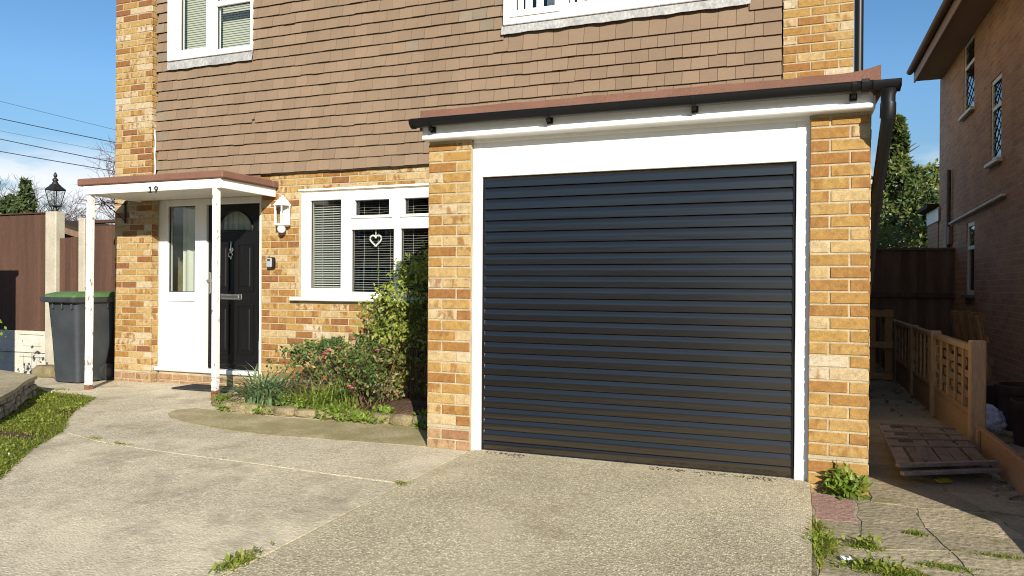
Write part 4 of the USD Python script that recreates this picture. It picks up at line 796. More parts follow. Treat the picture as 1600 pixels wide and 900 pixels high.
part(sh, "barge_board", MB().add([[-11.05, 3.52, 2.03], [-10.34, 3.52, 1.85], [-10.34, 3.55, 1.85], [-11.05, 3.55, 2.03], [-11.05, 3.52, 2.12], [-10.34, 3.52, 1.94], [-10.34, 3.55, 1.94], [-11.05, 3.55, 2.12]], BF), "fence_dark")
# raised bed of stone
rb = thing("raised_bed", "low raised bed of grey rough stone with slab top at the left edge", "raised bed", base=(-7.3, -0.2, 0))
top = [(-7.30, 0.60), (-7.0, 0.26), (-6.5, -0.20), (-5.95, -0.80), (-7.4, -2.2), (-9.6, 0.0), (-8.5, 0.78), (-8.05, 0.76)]
ins = Polygon(top).buffer(-.05)
part(rb, "core", extrude_xy(ins, -0.1, .165), "stone_grey")
edge = shapely.LineString([(-8.5, 0.78), (-8.05, 0.76), (-7.30, 0.60), (-7.0, 0.26), (-6.5, -0.20), (-5.95, -0.80)])
for layer in range(3):
    s = 0.0 + .07 * (layer % 2)
    while s < edge.length - .05:
        w = R.uniform(.12, .24); a = np.array(edge.interpolate(s).coords[0]); b = np.array(edge.interpolate(min(s + w, edge.length)).coords[0]); d = (b - a); ln_ = np.linalg.norm(d); d /= ln_; n_ = np.array([-d[1], d[0]])
        mid = (a + b) / 2 - n_ * (.045 + R.uniform(-.012, .012)); z = .03 + layer * .057
        part(rb, "stone", MB().obox((mid[0], mid[1], z), (d[0] * ln_ / 2 * .95, d[1] * ln_ / 2 * .95, R.uniform(-.006, .006)), (n_[0] * .06, n_[1] * .06, R.uniform(-.01, .01)), (0, 0, .026), c=.01, tone=(R.random(), 0, 0)), "stone_grey"); s += w
tp = Polygon(top).buffer(.02)
for (a, b, cc, d) in [(-9.8, -7.55, -2.5, 1), (-7.55, -6.75, -2.5, 1), (-6.75, -5.8, -2.5, 1)]:
    q = tp.intersection(sbox(a + .006, b - .006, cc, d))
    if q.area > 0.01: part(rb, "coping_slab", extrude_xy(q if q.geom_type == "Polygon" else max(q.geoms, key=lambda z: z.area), .168, .205), "flagstone")
for i, (x, y, s) in enumerate([(-8.62, 1.72, .16), (-8.28, 1.66, .11)]):
    m_ = trimesh.creation.icosphere(2, 1.0); v = np.array(m_.vertices); v = v * (1 + .35 * (meshkit.fbm(v * 2.3 + i * 9)[:, None] - .5)); v = np.clip(v, -.8, .8) * [s * 1.3, s * .8, s * .62] + [x, y, s * .40]
    solo("loose_stone", trimesh.Trimesh(v, m_.faces, process=False), "stone_edge", ["larger mossy stone at the foot of the concrete post", "smaller mossy stone against the left side of the bin"][i], "stone", smooth=50)
# brick gate pier outside the frame (casts the shadow on the fence)
gp = thing("gate_pier", "brick gate pier beside the raised bed, left of the picture", "gate pier", base=(-9.2, 0.6, 0))
GPX, GPY = -8.97, 0.55
part(gp, "shaft", MB().box(GPX - .165, GPX + .165, GPY - .165, GPY + .165, -0.2, 1.98), "brick_plinth"); part(gp, "cap", MB().box(GPX - .20, GPX + .20, GPY - .20, GPY + .20, 1.98, 2.05, c=.01), "concrete_pale")

# ================================================================== LEAVES / GRASS BUILDERS
def leaf_mesh(P_, size, up=0.3, tone=None, face=None, aspect=0.5, rng=NR, fold=.25):
    """diamond leaves at points P_: 4 vertices, 2 triangles each"""
    n = len(P_); d = rng.normal(size=(n, 3)); d[:, 2] -= up; d /= np.linalg.norm(d, axis=1, keepdims=True)
    nr = rng.normal(size=(n, 3)) * .55
    if face is not None: nr += np.asarray(face)
    s = np.cross(d, nr); s /= np.linalg.norm(s, axis=1, keepdims=True) + 1e-9; nn = np.cross(s, d)
    L_ = size * rng.uniform(.6, 1.3, (n, 1)); w = L_ * aspect * .5
    a = P_; b = P_ + d * L_ * .45 + s * w + nn * w * fold; c = P_ + d * L_; e = P_ + d * L_ * .45 - s * w + nn * w * fold
    v = np.stack([a, b, c, e], 1).reshape(-1, 3); k = np.arange(n)[:, None] * 4
    f = np.vstack([k + [0, 1, 2], k + [0, 2, 3]])
    t = rng.uniform(0, 1, n) if tone is None else tone
    T = np.repeat(np.stack([t, t, t], 1), 4, 0); return v, f, T
def blade_mesh(P_, h, lean, width, rng=NR, seg=3, curl=1.0, dirs=None):
    n = len(P_); az = rng.uniform(0, 2 * math.pi, n) if dirs is None else dirs; d = np.stack([np.cos(az), np.sin(az), np.zeros(n)], 1); s = np.stack([-np.sin(az), np.cos(az), np.zeros(n)], 1)
    H = h * rng.uniform(.55, 1.2, (n, 1)); Ln = lean * rng.uniform(.3, 1.3, (n, 1)); V, F = [], []
    for k in range(seg + 1):
        q = k / seg; c = P_ + d * H * Ln * q ** (1 + curl) + np.array([0, 0, 1.0]) * H * (q - .45 * np.clip(Ln, 0, 1.2) * q ** 2.5); w = width * (1 - q ** 2) * .5 + .0004
        V += [c - s * w, c + s * w]
    v = np.stack(V, 1).reshape(-1, 3); m_ = 2 * (seg + 1); k0 = np.arange(n)[:, None] * m_
    for k in range(seg): F += [k0 + [2 * k, 2 * k + 1, 2 * k + 3], k0 + [2 * k, 2 * k + 3, 2 * k + 2]]
    t = rng.uniform(0, 1, n); return v, np.vstack(F), np.repeat(np.stack([t, t, t], 1), m_, 0)
class LB(MB):
    def raw(s, v, f, t): s.v.append(v); s.f.append(np.asarray(f) + s.n); s.t.append(t); s.n += len(v); return s

# lawn
lawn = Polygon([(-3.2, -3.4), (-4.42, -1.72), (-4.72, -1.40), (-4.99, -1.11), (-5.18, -0.83), (-5.34, -0.61), (-5.55, -0.42), (-5.79, -0.21), (-6.15, 0.16), (-6.59, 0.715), (-6.86, 0.80), (-7.15, 0.79), (-7.54, 0.87), (-8.2, 1.19), (-8.3, 0.95), (-7.3, 0.62), (-6.3, -0.35), (-5.6, -1.2), (-6.4, -3.4)])
solo("lawn_soil", extrude_xy(lawn.buffer(.03), -0.12, -0.007), "soil", kind="structure", base=(0, 0, 0))
def scatter(poly, n, rng=NR):
    x0, y0, x1, y1 = poly.bounds; out = []
    p = np.c_[rng.uniform(x0, x1, n * 3), rng.uniform(y0, y1, n * 3)]; ok = shapely.contains_xy(poly, p[:, 0], p[:, 1]); return p[ok][:n]
gr = LB(); vis = lawn.intersection(sbox(-8.3, -2.6, -3.6, 1.3))
P2 = scatter(vis.buffer(.012), 90000)
dn = meshkit.fbm(np.c_[P2 * 2.6, np.zeros(len(P2))], 4, 2); bare = np.exp(-(((P2[:, 0] + 6.05) / .38) ** 2 + ((P2[:, 1] - .02) / .10) ** 2)) + np.exp(-(((P2[:, 0] + 5.6) / .5) ** 2 + ((P2[:, 1] + 0.83) / .12) ** 2))
keep = (NR.uniform(size=len(P2)) < np.clip((dn - .22) * 5, .12, 1)) & (NR.uniform(size=len(P2)) > bare * 1.1); P2 = P2[keep]
gr.raw(*blade_mesh(np.c_[P2, np.full(len(P2), -.014)], .036, 1.2, .007, seg=2))
P3 = scatter(vis, 9000); keep = NR.uniform(size=len(P3)) < np.clip((meshkit.fbm(np.c_[P3 * 3.1, np.ones(len(P3))], 3, 8) - .4) * 6, 0, 1); P3 = P3[keep]
gr.raw(*leaf_mesh(np.c_[P3, NR.uniform(.0, .02, len(P3))], .022, up=-.2, face=(0, 0, 2.0), aspect=.8))
solo("lawn_grass", gr, "lawn_blade", "short yellow green grass and clover beside the concrete slab", "grass", kind="stuff", base=(0, 0, 0))
sol = LB(); Pd = scatter(vis.buffer(-.05), 9); 
for q in Pd[:6]: sol.tri(trimesh.creation.icosphere(1, .007).apply_translation([q[0], q[1], .02]))
solo("daisies", sol, "petal_white", "tiny white daisies dotted over the grass patch", "daisies", kind="stuff")

# ================================================================== FLOWER BED
solo("flower_bed", MB().tri(extrude_xy(Polygon([(-5.25, 0.88), (-4.9, .70), (-3.6, .70), (-2.48, .78), (-2.48, 1.90), (-5.25, 1.90)]), -0.1, 0.03)), "soil", kind="structure", base=(0, 0, 0))
solo("soil_heap", trimesh.Trimesh(*(lambda m_: (np.array(m_.vertices) * [.42, .33, .10] * (1 + .25 * (meshkit.fbm(np.array(m_.vertices) * 4)[:, None] - .5)) + [-3.15, 1.15, .03], m_.faces))(trimesh.creation.icosphere(3, 1.0)), process=False), "soil", "mound of bare brown soil by the garage wall in the flower bed", "soil", kind="stuff", smooth=40)
xe = -5.20; i = 0; lbl = "rough rounded edging stone in the row along the flower bed"
while xe < -2.7:
    w = R.uniform(.13, .27); y = .64 + .10 * math.sin((xe + 5) * 1.1) ** 2 * .4 + (0.13 if xe < -5.0 else 0) + R.uniform(-.02, .02) + max(0, -4.7 - xe) * .12
    m_ = trimesh.creation.icosphere(3, 1.0); v = np.array(m_.vertices); v = np.sign(v) * np.abs(v) ** .75; v = v * (1 + .45 * (meshkit.fbm(v * 1.9 + i * 7.3, 4)[:, None] - .5))
    v = v * [w * .53, R.uniform(.055, .08), R.uniform(.035, .062)] + [xe + w / 2, y, .03]
    ORD = "first second third fourth fifth sixth seventh eighth ninth tenth eleventh twelfth thirteenth fourteenth fifteenth sixteenth seventeenth eighteenth nineteenth twentieth".split()
    solo("edging_stone", trimesh.Trimesh(v, m_.faces, process=False), "stone_edge", f"{'broad' if w > .21 else 'small' if w < .16 else 'medium'} rounded edging stone, {ORD[i]} along the bed counting from the canopy post", "stone", group="edging stones along the flower bed", smooth=50); xe += w * 1.03; i += 1
for (x, y, s, lb_) in [(-4.98, 1.02, .17, "large grey boulder behind the edging by the canopy post"), (-4.88, 0.80, .11, "pale grey boulder beside the strap leaved clump")]:
    m_ = trimesh.creation.icosphere(3, 1.0); v = np.array(m_.vertices); v = v * (1 + .5 * (meshkit.fbm(v * 1.6 + x * 7, 4)[:, None] - .5)) * [s * 1.25, s * .8, s * .62] + [x, y, .06]
    solo("boulder", trimesh.Trimesh(v, m_.faces, process=False), "stone_edge", lb_, "stone", smooth=50)
solo("edging_strip", MB().box(-3.36, -2.5, .66, .76, .0, .022, c=.004), "slate_strip", "flat blue grey strip on the ground by the garage corner", "edging strip")

def stems(pts_list, r0, r1, sides=5):
    m_ = MB()
    for p in pts_list: m_.tube(p, np.linspace(r0, r1, len(p)), sides)
    return m_
# climber against the wall and garage
cl = thing("climbing_shrub", "tall leafy climbing shrub in the corner between window and garage", "shrub", base=(-3.2, 1.55, 0))
pts = []
def climb_env(x, z):
    if not (-3.95 < x < -2.5 and .05 < z < 1.62): return False
    xl = np.interp(z, [0, .2, .5, .95, 1.2, 1.38, 1.48, 1.6], [-3.78, -3.82, -3.90, -3.87, -3.77, -3.55, -3.36, -2.95]); return x > xl + .16 * (meshkit.noise(np.array([[x * 6, z * 6, 2.0]]), 4)[0] - .5)
while len(pts) < 10000:
    x, z = NR.uniform(-3.95, -2.5), NR.uniform(.05, 1.62)
    if not climb_env(x, z): continue
    y = 1.86 - abs(NR.normal(0, .22)) - .1 * NR.uniform(); 
    if y < 1.2: continue
    if meshkit.fbm(np.array([[x * 5.5, y * 5.5, z * 5.5]]), 3, 6)[0] < .45: continue
    if NR.uniform() > np.interp(z, [0, .35, .6, .9], [.10, .22, .6, 1]): continue
    pts.append((x, y, z))
pts = np.array(pts); kk = meshkit.fbm(pts * 4.5, 3, 12)
f_ = LB(); f_.raw(*leaf_mesh(pts, .052, up=.6, face=(.35, -1.0, .6), aspect=.45, tone=np.clip(NR.normal(.35, .22, len(pts)) + (kk - .5) * 1.3, 0, 1)))
sp = NR.uniform(size=(260, 3)) * [1.1, .4, .4] + [-3.8, 1.35, 1.1]; sp = np.array([q for q in sp if climb_env(q[0] + .05, q[2] - .03)])
part(cl, "foliage", f_, "leaf_climber")
st = []
for i in range(26):
    x0 = R.uniform(-3.5, -2.8); z1 = R.uniform(.7, 1.4); x1 = x0 + R.uniform(-.35, .3)
    st.append([(x0 + (x1 - x0) * q + .03 * math.sin(q * 7 + i), 1.5 + .25 * q - .1 * math.sin(q * 3), .03 + z1 * q) for q in np.linspace(0, 1, 8)])
part(cl, "stem", stems(st, .012, .003), "stem_brown")
dl = LB(); pd = np.c_[NR.uniform(-3.75, -2.6, 420), NR.uniform(1.25, 1.8, 420), np.abs(NR.normal(.25, .25, 420)) + .05]; dl.raw(*leaf_mesh(pd, .04, up=.4, face=(0, -1, .3), aspect=.5)); part(cl, "dead_leaf", dl, "leaf_dry", kind="stuff")
# rose bush
ro = thing("rose_bush", "rose bush with pink flowers beside the climbing shrub", "rose bush", base=(-4.0, 1.25, 0))
pts = []
while len(pts) < 2700:
    x, y, z = NR.uniform(-4.62, -3.42), NR.uniform(.88, 1.62), NR.uniform(.1, .74)
    zt = np.interp(x, [-4.62, -4.45, -4.1, -3.85, -3.65, -3.42], [.50, .60, .65, .69, .58, .36]); zb_ = np.interp(x, [-4.62, -4.45, -4.2, -3.4], [.36, .26, .12, .1])
    if z > zt or z < zb_: continue
    if meshkit.fbm(np.array([[x * 6, y * 6, z * 6]]), 3, 3)[0] < .49: continue
    if NR.uniform() > (z / .5) ** 1.5: continue
    pts.append((x, y, z))
pts = np.array(pts); kk = meshkit.fbm(pts * 5, 3, 9)
f_ = LB(); f_.raw(*leaf_mesh(pts, .038, up=.15, face=(0, -.9, .9), aspect=.62, tone=np.clip(NR.normal(.4, .25, len(pts)) + (kk - .5), 0, 1))); part(ro, "foliage", f_, "leaf_rose")
st = []
for i in range(46):
    x0, y0 = -3.95 + R.uniform(-.35, .35), 1.25 + R.uniform(-.15, .15); x1 = x0 + R.uniform(-.42, .35); y1 = y0 + R.uniform(-.35, .2); z1 = R.uniform(.3, .66)
    st.append([(x0 + (x1 - x0) * q, y0 + (y1 - y0) * q, .03 + z1 * q ** .8) for q in np.linspace(0, 1, 6)])
part(ro, "stem", stems(st, .006, .002), "stem_brown")
def rosehead(c, r):
    m_ = MB()
    for ring, (k, tilt, rr) in enumerate([(5, 1.1, 1.0), (5, .7, .8), (4, .35, .55)]):
        for i in range(k):
            a = 2 * math.pi * i / k + ring * .5; d = np.array([math.cos(a), math.sin(a), 0]); s = np.array([-math.sin(a), math.cos(a), 0]); u = d * math.sin(tilt) + np.array([0, 0, math.cos(tilt)]); 
            c0 = np.asarray(c); R_ = r * rr; q = [c0, c0 + u * R_ * .6 + s * R_ * .45, c0 + u * R_ * 1.05 + s * R_ * .2, c0 + u * R_ * 1.05 - s * R_ * .2, c0 + u * R_ * .6 - s * R_ * .45]
            m_.add(np.array(q) @ np.eye(3), [[0, 1, 2], [0, 2, 3], [0, 3, 4]])
    return m_
for c, r in [((-3.97, .95, .545), .036), ((-4.0, .93, .52), .03), ((-3.76, 1.02, .655), .036), ((-3.735, .93, .235), .034), ((-3.70, .92, .225), .028), ((-3.55, 1.1, .555), .03), ((-3.50, 1.12, .57), .026), ((-4.33, 1.0, .465), .02), ((-4.1, 1.0, .33), .016), ((-4.22, .98, .5), .024), ((-3.62, .95, .44), .026), ((-3.84, .9, .40), .022), ((-3.88, .95, .58), .018)]:
    part(ro, "flower", rosehead(c, r), "petal_pink")
dl = LB(); pd = np.c_[NR.uniform(-4.5, -3.4, 240), NR.uniform(.95, 1.6, 240), NR.uniform(.08, .6, 240)]; dl.raw(*leaf_mesh(pd, .04, up=.4, face=(0, -1, .4), aspect=.5)); part(ro, "dead_leaf", dl, "leaf_dry", kind="stuff")
# strap leaved clumps
def clump(name, label, cat, cen, n, h, lean, width, mat, spread=.05, base_r=.05, seg=5, curl=.8, group=None):
    P_ = np.c_[cen[0] + NR.normal(0, base_r, n), cen[1] + NR.normal(0, base_r * .8, n), np.full(n, cen[2])]
    L2 = LB(); L2.raw(*blade_mesh(P_, h, lean, width, seg=seg, curl=curl)); t = thing(name, label, cat, base=cen, group=group); part(t, "blades", L2, mat); return t
clump("strap_plant", "blue green strap leaved clump at the left end of the flower bed", "plant", (-4.60, .87, .045), 210, .44, 1.3, .022, "blade_bluegreen", base_r=.085)
for (x, y, z, r) in [(-4.86, .8, .10, .016), (-4.90, .82, .13, .014)]: pass
wf = thing("snowdrops", "small drooping white flowers beside the blue green clump", "flowers", base=(-4.85, .86, .03))
for (x, y, z) in [(-4.80, .84, .165), (-4.87, .86, .13), (-4.93, .84, .12), (-4.82, .82, .05)]: part(wf, "flower", rosehead((x, y, z), .022), "petal_white")
part(wf, "stem", stems([[(-4.72, .9, .03), (-4.76, .87, .12), (-4.80, .84, .165)], [(-4.76, .9, .03), (-4.82, .88, .1), (-4.87, .86, .13)], [(-4.8, .9, .03), (-4.88, .86, .1), (-4.93, .84, .12)]], .003, .002), "blade_green")
clump("strap_plant", "bright green grassy clump in front of the rose bush", "plant", (-4.02, .86, .03), 120, .32, 1.3, .013, "blade_green", base_r=.08)
clump("strap_plant", "thin upright grassy tuft among the rose stems", "plant", (-3.93, 1.02, .03), 50, .34, .6, .009, "blade_green", base_r=.08)
clump("strap_plant", "short yellow green grassy tuft between the rose and the soil mound", "plant", (-3.72, .80, .03), 60, .15, 1.1, .009, "blade_green", base_r=.09)
dg = LB(); P_ = np.c_[NR.normal(-4.42, .07, 70), NR.normal(1.08, .06, 70), np.full(70, .03)]; dg.raw(*blade_mesh(P_, .36, .5, .006, seg=4)); solo("dry_stalks", dg, "leaf_dry", "dry brown stalks between the strap clump and the rose bush", "plant")
def weed(name, label, pts_, size, mat="leaf_weed", cat="weed", up=-.3, aspect=.5):
    L2 = LB(); L2.raw(*leaf_mesh(pts_, size, up=up, face=(0, -.3, 1.2), aspect=aspect)); return solo(name, L2, mat, label, cat)
def disc(cx, cy, rx, ry, n, z0=0.0, z1=.06, pw=1):
    a = NR.uniform(0, 2 * math.pi, n); r = np.sqrt(NR.uniform(0, 1, n)); z = z0 + (z1 - z0) * NR.uniform(0, 1, n) * (1 - r ** 2 * .7); return np.c_[cx + rx * r * np.cos(a), cy + ry * r * np.sin(a), z]
weed("leafy_weed", "low green weeds spilling over the middle of the stone edging", np.vstack([disc(-3.62, .66, .27, .12, 380, .02, .12), disc(-3.36, .62, .2, .08, 160, .02, .08)]), .045)
weed("leafy_weed", "bright green weed on the edging stones nearest the canopy post", np.vstack([disc(-4.95, .70, .13, .08, 130, .06, .15), disc(-4.85, .60, .08, .05, 60, .01, .07)]), .038)
weed("leafy_weed", "small weed between edging stones below the strap leaved clump", disc(-4.40, .585, .09, .05, 90, .01, .09), .036)
weed("leafy_weed", "ground cover weeds under the left of the rose bush", np.vstack([disc(-4.33, .88, .22, .14, 300, .03, .17), disc(-4.1, .80, .2, .1, 200, .03, .13)]), .04)
weed("leafy_weed", "green weed sprawling by the soil mound", np.vstack([disc(-3.32, .82, .13, .09, 120, .03, .12)]), .05)
weed("leafy_weed", "green weed hanging over the blue grey strip", np.vstack([disc(-2.86, .72, .17, .10, 170, .02, .12), disc(-2.78, .58, .09, .07, 80, .01, .06)]), .05)
weed("leafy_weed", "bright green leafy weed growing at the foot of the right garage pier", np.vstack([disc(.26, -.04, .095, .055, 150, -.03, .14), disc(.30, -.07, .09, .05, 110, -.03, .09)]), .055, aspect=.42)
def tuft(label, spots, n, h, width=.005):
    L2 = LB()
    for (x, y, rx, ry, k) in spots:
        P_ = np.c_[NR.normal(x, rx, int(n * k)), NR.normal(y, ry, int(n * k)), np.full(int(n * k), -.045 if x > .09 else -.01)]; L2.raw(*blade_mesh(P_, h, 1.2, width, seg=3))
    if h > .03 and len(spots):
        x, y, rx, ry, k = spots[0]; L2.raw(*leaf_mesh(np.c_[NR.normal(x, rx * .9, 70), NR.normal(y, ry * .9, 70), NR.uniform(-.03, .0, 70) + (.03 if x < .05 else 0)], .028, up=-.2, face=(0, -.2, 1.5), aspect=.6))
    return solo("grass_tuft", L2, "lawn_blade", label, "grass tuft")
tuft("grass tuft in the joint between the drive and the paving", [(.105, -1.02, .034, .075, 1), (.10, -.82, .012, .05, .3), (.10, -1.2, .01, .06, .25)], 420, .075, .007)
tuft("thin grass growing in the paving crack right of the big tuft", [(.315, -.95, .035, .018, 1)], 130, .035, .006)
tuft("spreading grass patch at the bottom edge of the paving", [(.34, -1.24, .07, .03, 1), (.42, -1.26, .05, .03, .5)], 480, .034, .006)
tuft("small grass sprig in the paving below the pallet", [(.56, -.66, .03, .012, 1)], 90, .03)
tuft("grass strip at the bottom right among the paving cracks", [(.62, -1.10, .06, .02, 1), (.88, -.86, .05, .012, .6)], 190, .024, .005)
tuft("grass tuft in the diagonal drive joint at the bottom left", [(-2.16, -2.28, .022, .07, 1)], 160, .045)
tuft("tiny grass sprig where the drive joint meets the garage side", [(-2.14, -.93, .03, .02, 1)], 60, .03)
tuft("mossy grass sprig in the joint between slab and path", [(-4.55, -.77, .05, .015, 1), (-4.9, -.70, .06, .02, .8)], 90, .03)
tuft("small grass patch on the path in front of the bin", [(-7.5, 1.0, .10, .025, 1)], 170, .03)
solo("litter_scrap", MB().obox((.215, -1.17, -.03), (.022, .006, 0), (-.004, .012, .003), (0, -.0005, .002)), "litter", "small white scrap of litter on the paving", "litter")

mo = LB()
for i in range(260):
    x = R.uniform(-2.0, -0.05); y = -abs(R.gauss(0, .035)) + .02
    if meshkit.fbm(np.array([[x * 3.1, 1.0, 2.0]]), 3, 5)[0] < .47: continue
    k = R.uniform(.0015, .004); a = R.uniform(0, 3.1); mo.obox((x, y, .002), (k * 1.8 * math.cos(a), k * 1.8 * math.sin(a), 0), (-k * math.sin(a), k * math.cos(a), 0), (0, 0, k * .5))
solo("threshold_debris", mo, "soil", "specks of moss and soil along the foot of the roller door", "debris", kind="stuff")
# shrub at the left frame edge
ls = thing("yellow_shrub", "yellow green leafy shrub poking in at the left edge", "shrub", base=(-8.75, .9, .2))
pts = np.array([-8.66, .98, .60]) + NR.normal(size=(70, 3)) * [.12, .12, .20]; L2 = LB(); L2.raw(*leaf_mesh(pts, .07, up=0, face=(.3, -.8, .8), aspect=.6)); part(ls, "foliage", L2, "leaf_weed")
part(ls, "stem", stems([[(-8.75 + R.uniform(-.05, .05), .95, .2), (-8.72 + R.uniform(-.2, .2), .98 + R.uniform(-.15, .15), .5 + R.uniform(0, .35))] for _ in range(6)], .006, .002), "stem_brown")

# ================================================================== RIGHT SIDE: ALLEY
ff = thing("low_fence", "low pale timber fence of open woven panels along the alley", "fence", base=(1.25, 3.5, 0))
posts = [(1.545, .09, .78), (3.25, .09, .76), (4.60, .085, .75), (6.1, .08, .74), (7.9, .08, .74)]
for y, w, zt in posts: part(ff, "post", MB().box(1.25 - w / 2, 1.25 + w / 2 + (.012 if y < 2 else 0), y, y + w, -0.2, zt, c=.008), "timber_pale", label="broad pale end post of the low fence" if y < 2 else None)
for (y0, w0, _), (y1, _, _) in zip(posts[:-1], posts[1:]):
    a, b = y0 + w0, y1
    part(ff, "top_rail", MB().box(1.225, 1.285, a, b, .69, .735, c=.004), "timber_pale"); part(ff, "bottom_rail", MB().box(1.23, 1.28, a, b, .20, .24, c=.004), "timber_board")
    part(ff, "gravel_board", MB().box(1.235, 1.27, a, b, -0.12, .195, c=.004), "timber_board")
    for k in range(6):
        z = .245 + k * .077; part(ff, "slat", MB().add([[1.252 + .012 * math.sin(q * 9 + k * 3.1), a + (b - a) * q, zz] for q in np.linspace(0, 1, 9) for zz in (z, z + .055)], [[2 * i, 2 * i + 2, 2 * i + 3, 2 * i + 1] for i in range(8)]), "timber_board")
    for k in range(1, 5):
        y = a + (b - a) * k / 5; part(ff, "batten", MB().box(1.228, 1.248, y - .016, y + .016, .24, .69, c=.003), "timber_pale")
    for k in range(1, 3):
        y = a + (b - a) * k / 3; part(ff, "batten", MB().box(1.262, 1.282, y - .016, y + .016, .24, .69, c=.003), "timber_pale")
eb = thing("edging_board", "long timber gravel board leading forward from the broad fence post", "edging board", base=(1.25, 0, 0))
part(eb, "board", MB().box(1.235, 1.275, -2.6, 1.54, -0.16, .165, c=.005), "timber_board"); part(eb, "batten", MB().box(1.215, 1.236, 1.35, 1.42, -.1, .15, c=.004), "timber_board")
af = thing("alley_fence", "tall dark brown board fence closing the end of the alley", "fence", base=(1.4, 8.45, 0))
x = .30
while x < 2.3: part(af, "board", MB().obox((x + .06, 8.45, .84), (.064, .006, 0), (-.0005, .009, 0), (0, 0, .93), tone=(R.random(), 0, 0)), "fence_dark"); x += .115
part(af, "capping", MB().box(.3, 2.3, 8.41, 8.49, 1.765, 1.80, c=.004), "fence_dark"); part(af, "rail", MB().box(.3, 2.3, 8.40, 8.44, 1.02, 1.09).box(.3, 2.3, 8.40, 8.44, .3, .37), "fence_dark")
def pallet_stand(name, label, base, W_, H_, mat, lean=0.0, verts=3, hor=3, rot=0):
    t = thing(name, label, "pallet", base=base); bx_, by_, bz_ = base
    c, s = math.cos(rot), math.sin(rot)
    def ob(cx, cy, cz, hx, hy, hz):
        cy2 = cy + lean * cz; return MB().obox((bx_ + c * cx - s * cy2, by_ + s * cx + c * cy2, bz_ + cz), (c * hx, s * hx, 0), (-s * hy, c * hy, 0), (-s * lean * hz, c * lean * hz, hz), c=.004)
    for k in range(verts): part(t, "upright", ob(-W_ / 2 + .05 + (W_ - .1) * k / (verts - 1), .03, H_ / 2, .045, .012, H_ / 2), mat)
    for k in range(hor): part(t, "crosspiece", ob(0, .0, .05 + (H_ - .1) * k / (hor - 1), W_ / 2, .018, .042), mat)
    for k in range(verts): part(t, "block", ob(-W_ / 2 + .05 + (W_ - .1) * k / (verts - 1), .055, H_ / 2, .04, .012, H_ / 2 - .03), mat)
    return t
pallet_stand("pallet", "brown pallet standing upright at the far end of the alley", (.84, 6.0, -.04), .70, .92, "timber_orange", .05, 4, 3)
pallet_stand("pallet", "pale orange pallet leaning on the neighbouring wall behind the low fence", (2.02, 5.2, .05), .78, .85, "timber_orange", .18, 4, 4, rot=1.75)
# old gate lying flat
og = thing("broken_pallet", "broken grey slatted pallet lying flat on the alley paving", "pallet", base=(.87, 1.0, -.04))
A, B, C_, D = (np.array(q, float) for q in ((.60, .30, .0), (1.16, .62, .0), (1.13, 1.70, .03), (.62, 1.68, .03)))
def bil(u, v, z=0): return A * (1 - u) * (1 - v) + B * u * (1 - v) + C_ * u * v + D * (1 - u) * v + np.array([0, 0, z])
def plank(u0, v0, u1, v1, wd, z, th=.011, mat="timber_grey", nm="slat"):
    p, q = bil(u0, v0, z), bil(u1, v1, z); d = (q - p) / 2; n_ = np.cross([0, 0, 1.0], d); n_ /= np.linalg.norm(n_); w_ = np.cross(d, n_); w_ /= np.linalg.norm(w_)
    return part(og, nm, MB().obox((p + q) / 2, d, n_ * wd, w_ * th, c=.003), mat)
for k, u in enumerate([.07, .24, .40, .56, .72, .90]): plank(u, .07, u + R.uniform(-.02, .02), .98 if k != 1 else .45, .040 if k != 1 else .028, .062)
plank(.30, .12, .36, .5, .03, .066)
for v_ in (.42, .60, .78, .98): plank(0, v_, 1.0, v_ + R.uniform(-.01, .01), .018, .068, .014, nm="bearer")
plank(-.02, .03, 1.04, .03, .02, .075, .012, nm="bearer"); plank(.02, .0, 1.05, .0, .02, .035, .012, nm="bearer")
solo("yellow_scrap", MB().obox((.865, .50, -.03), (.04, .03, 0), (-.012, .02, .004), (0, 0, .003)), "scrap_yellow", "bright yellow scrap under the broken pallet", "scrap")
solo("leaning_plank", MB().obox((.56, 3.3, .10), (.03, .0, -.10), (.12, .55, .0), (.01, 0, .004)), "timber_grey", "old plank leaning on the house wall in the alley", "plank")
rbm = LB()
for i in range(90):
    x, y = R.uniform(.5, 1.2), R.choice([R.uniform(3.0, 5.2), R.uniform(.2, 1.6)]); 
    if y < 2: x = R.uniform(1.08, 1.21)
    s = R.uniform(.008, .03); a = R.uniform(0, 3.1); rbm.obox((x, y, -.035 + s * .3), (s * math.cos(a), s * math.sin(a), R.uniform(-.3, .3) * s), (-s * .5 * math.sin(a), s * .5 * math.cos(a), 0), (0, 0, s * .25))
solo("alley_debris", rbm, "timber_grey", "bits of rubble and leaf litter along the fence foot in the alley", "debris", kind="stuff")
def pot(label, cx, cy, z0, r, h):
    t = thing("plant_pot", label, "pot", base=(cx, cy, z0))
    part(t, "body", lathe([(0, 0), (r * .78, 0), (r * .97, h * .86), (r * .9, h * .86), (r * .74, .03), (0, .03)], (cx, cy, z0), 28), "pot_plastic", smooth=40); part(t, "rim", lathe([(r * .93, h * .84), (r * 1.03, h * .84), (r * 1.07, h * .97), (r * 1.05, h), (r * .95, h), (r * .93, h * .84)], (cx, cy, z0), 28), "pot_plastic", smooth=40)
    part(t, "soil", lathe([(0, h * .85), (r * .92, h * .85), (r * .92, h * .83), (0, h * .83)], (cx, cy, z0), 24), "soil")
pot("large dark brown plastic pot behind the low fence", 1.85, 2.75, -.12, .22, .46); pot("smaller brown plastic pot in front of the large pot", 1.70, 2.02, -.12, .13, .42)
bg = thing("plastic_bag", "crumpled white and blue plastic bag beside the brown pots", "bag", base=(1.56, 2.7, -.12))
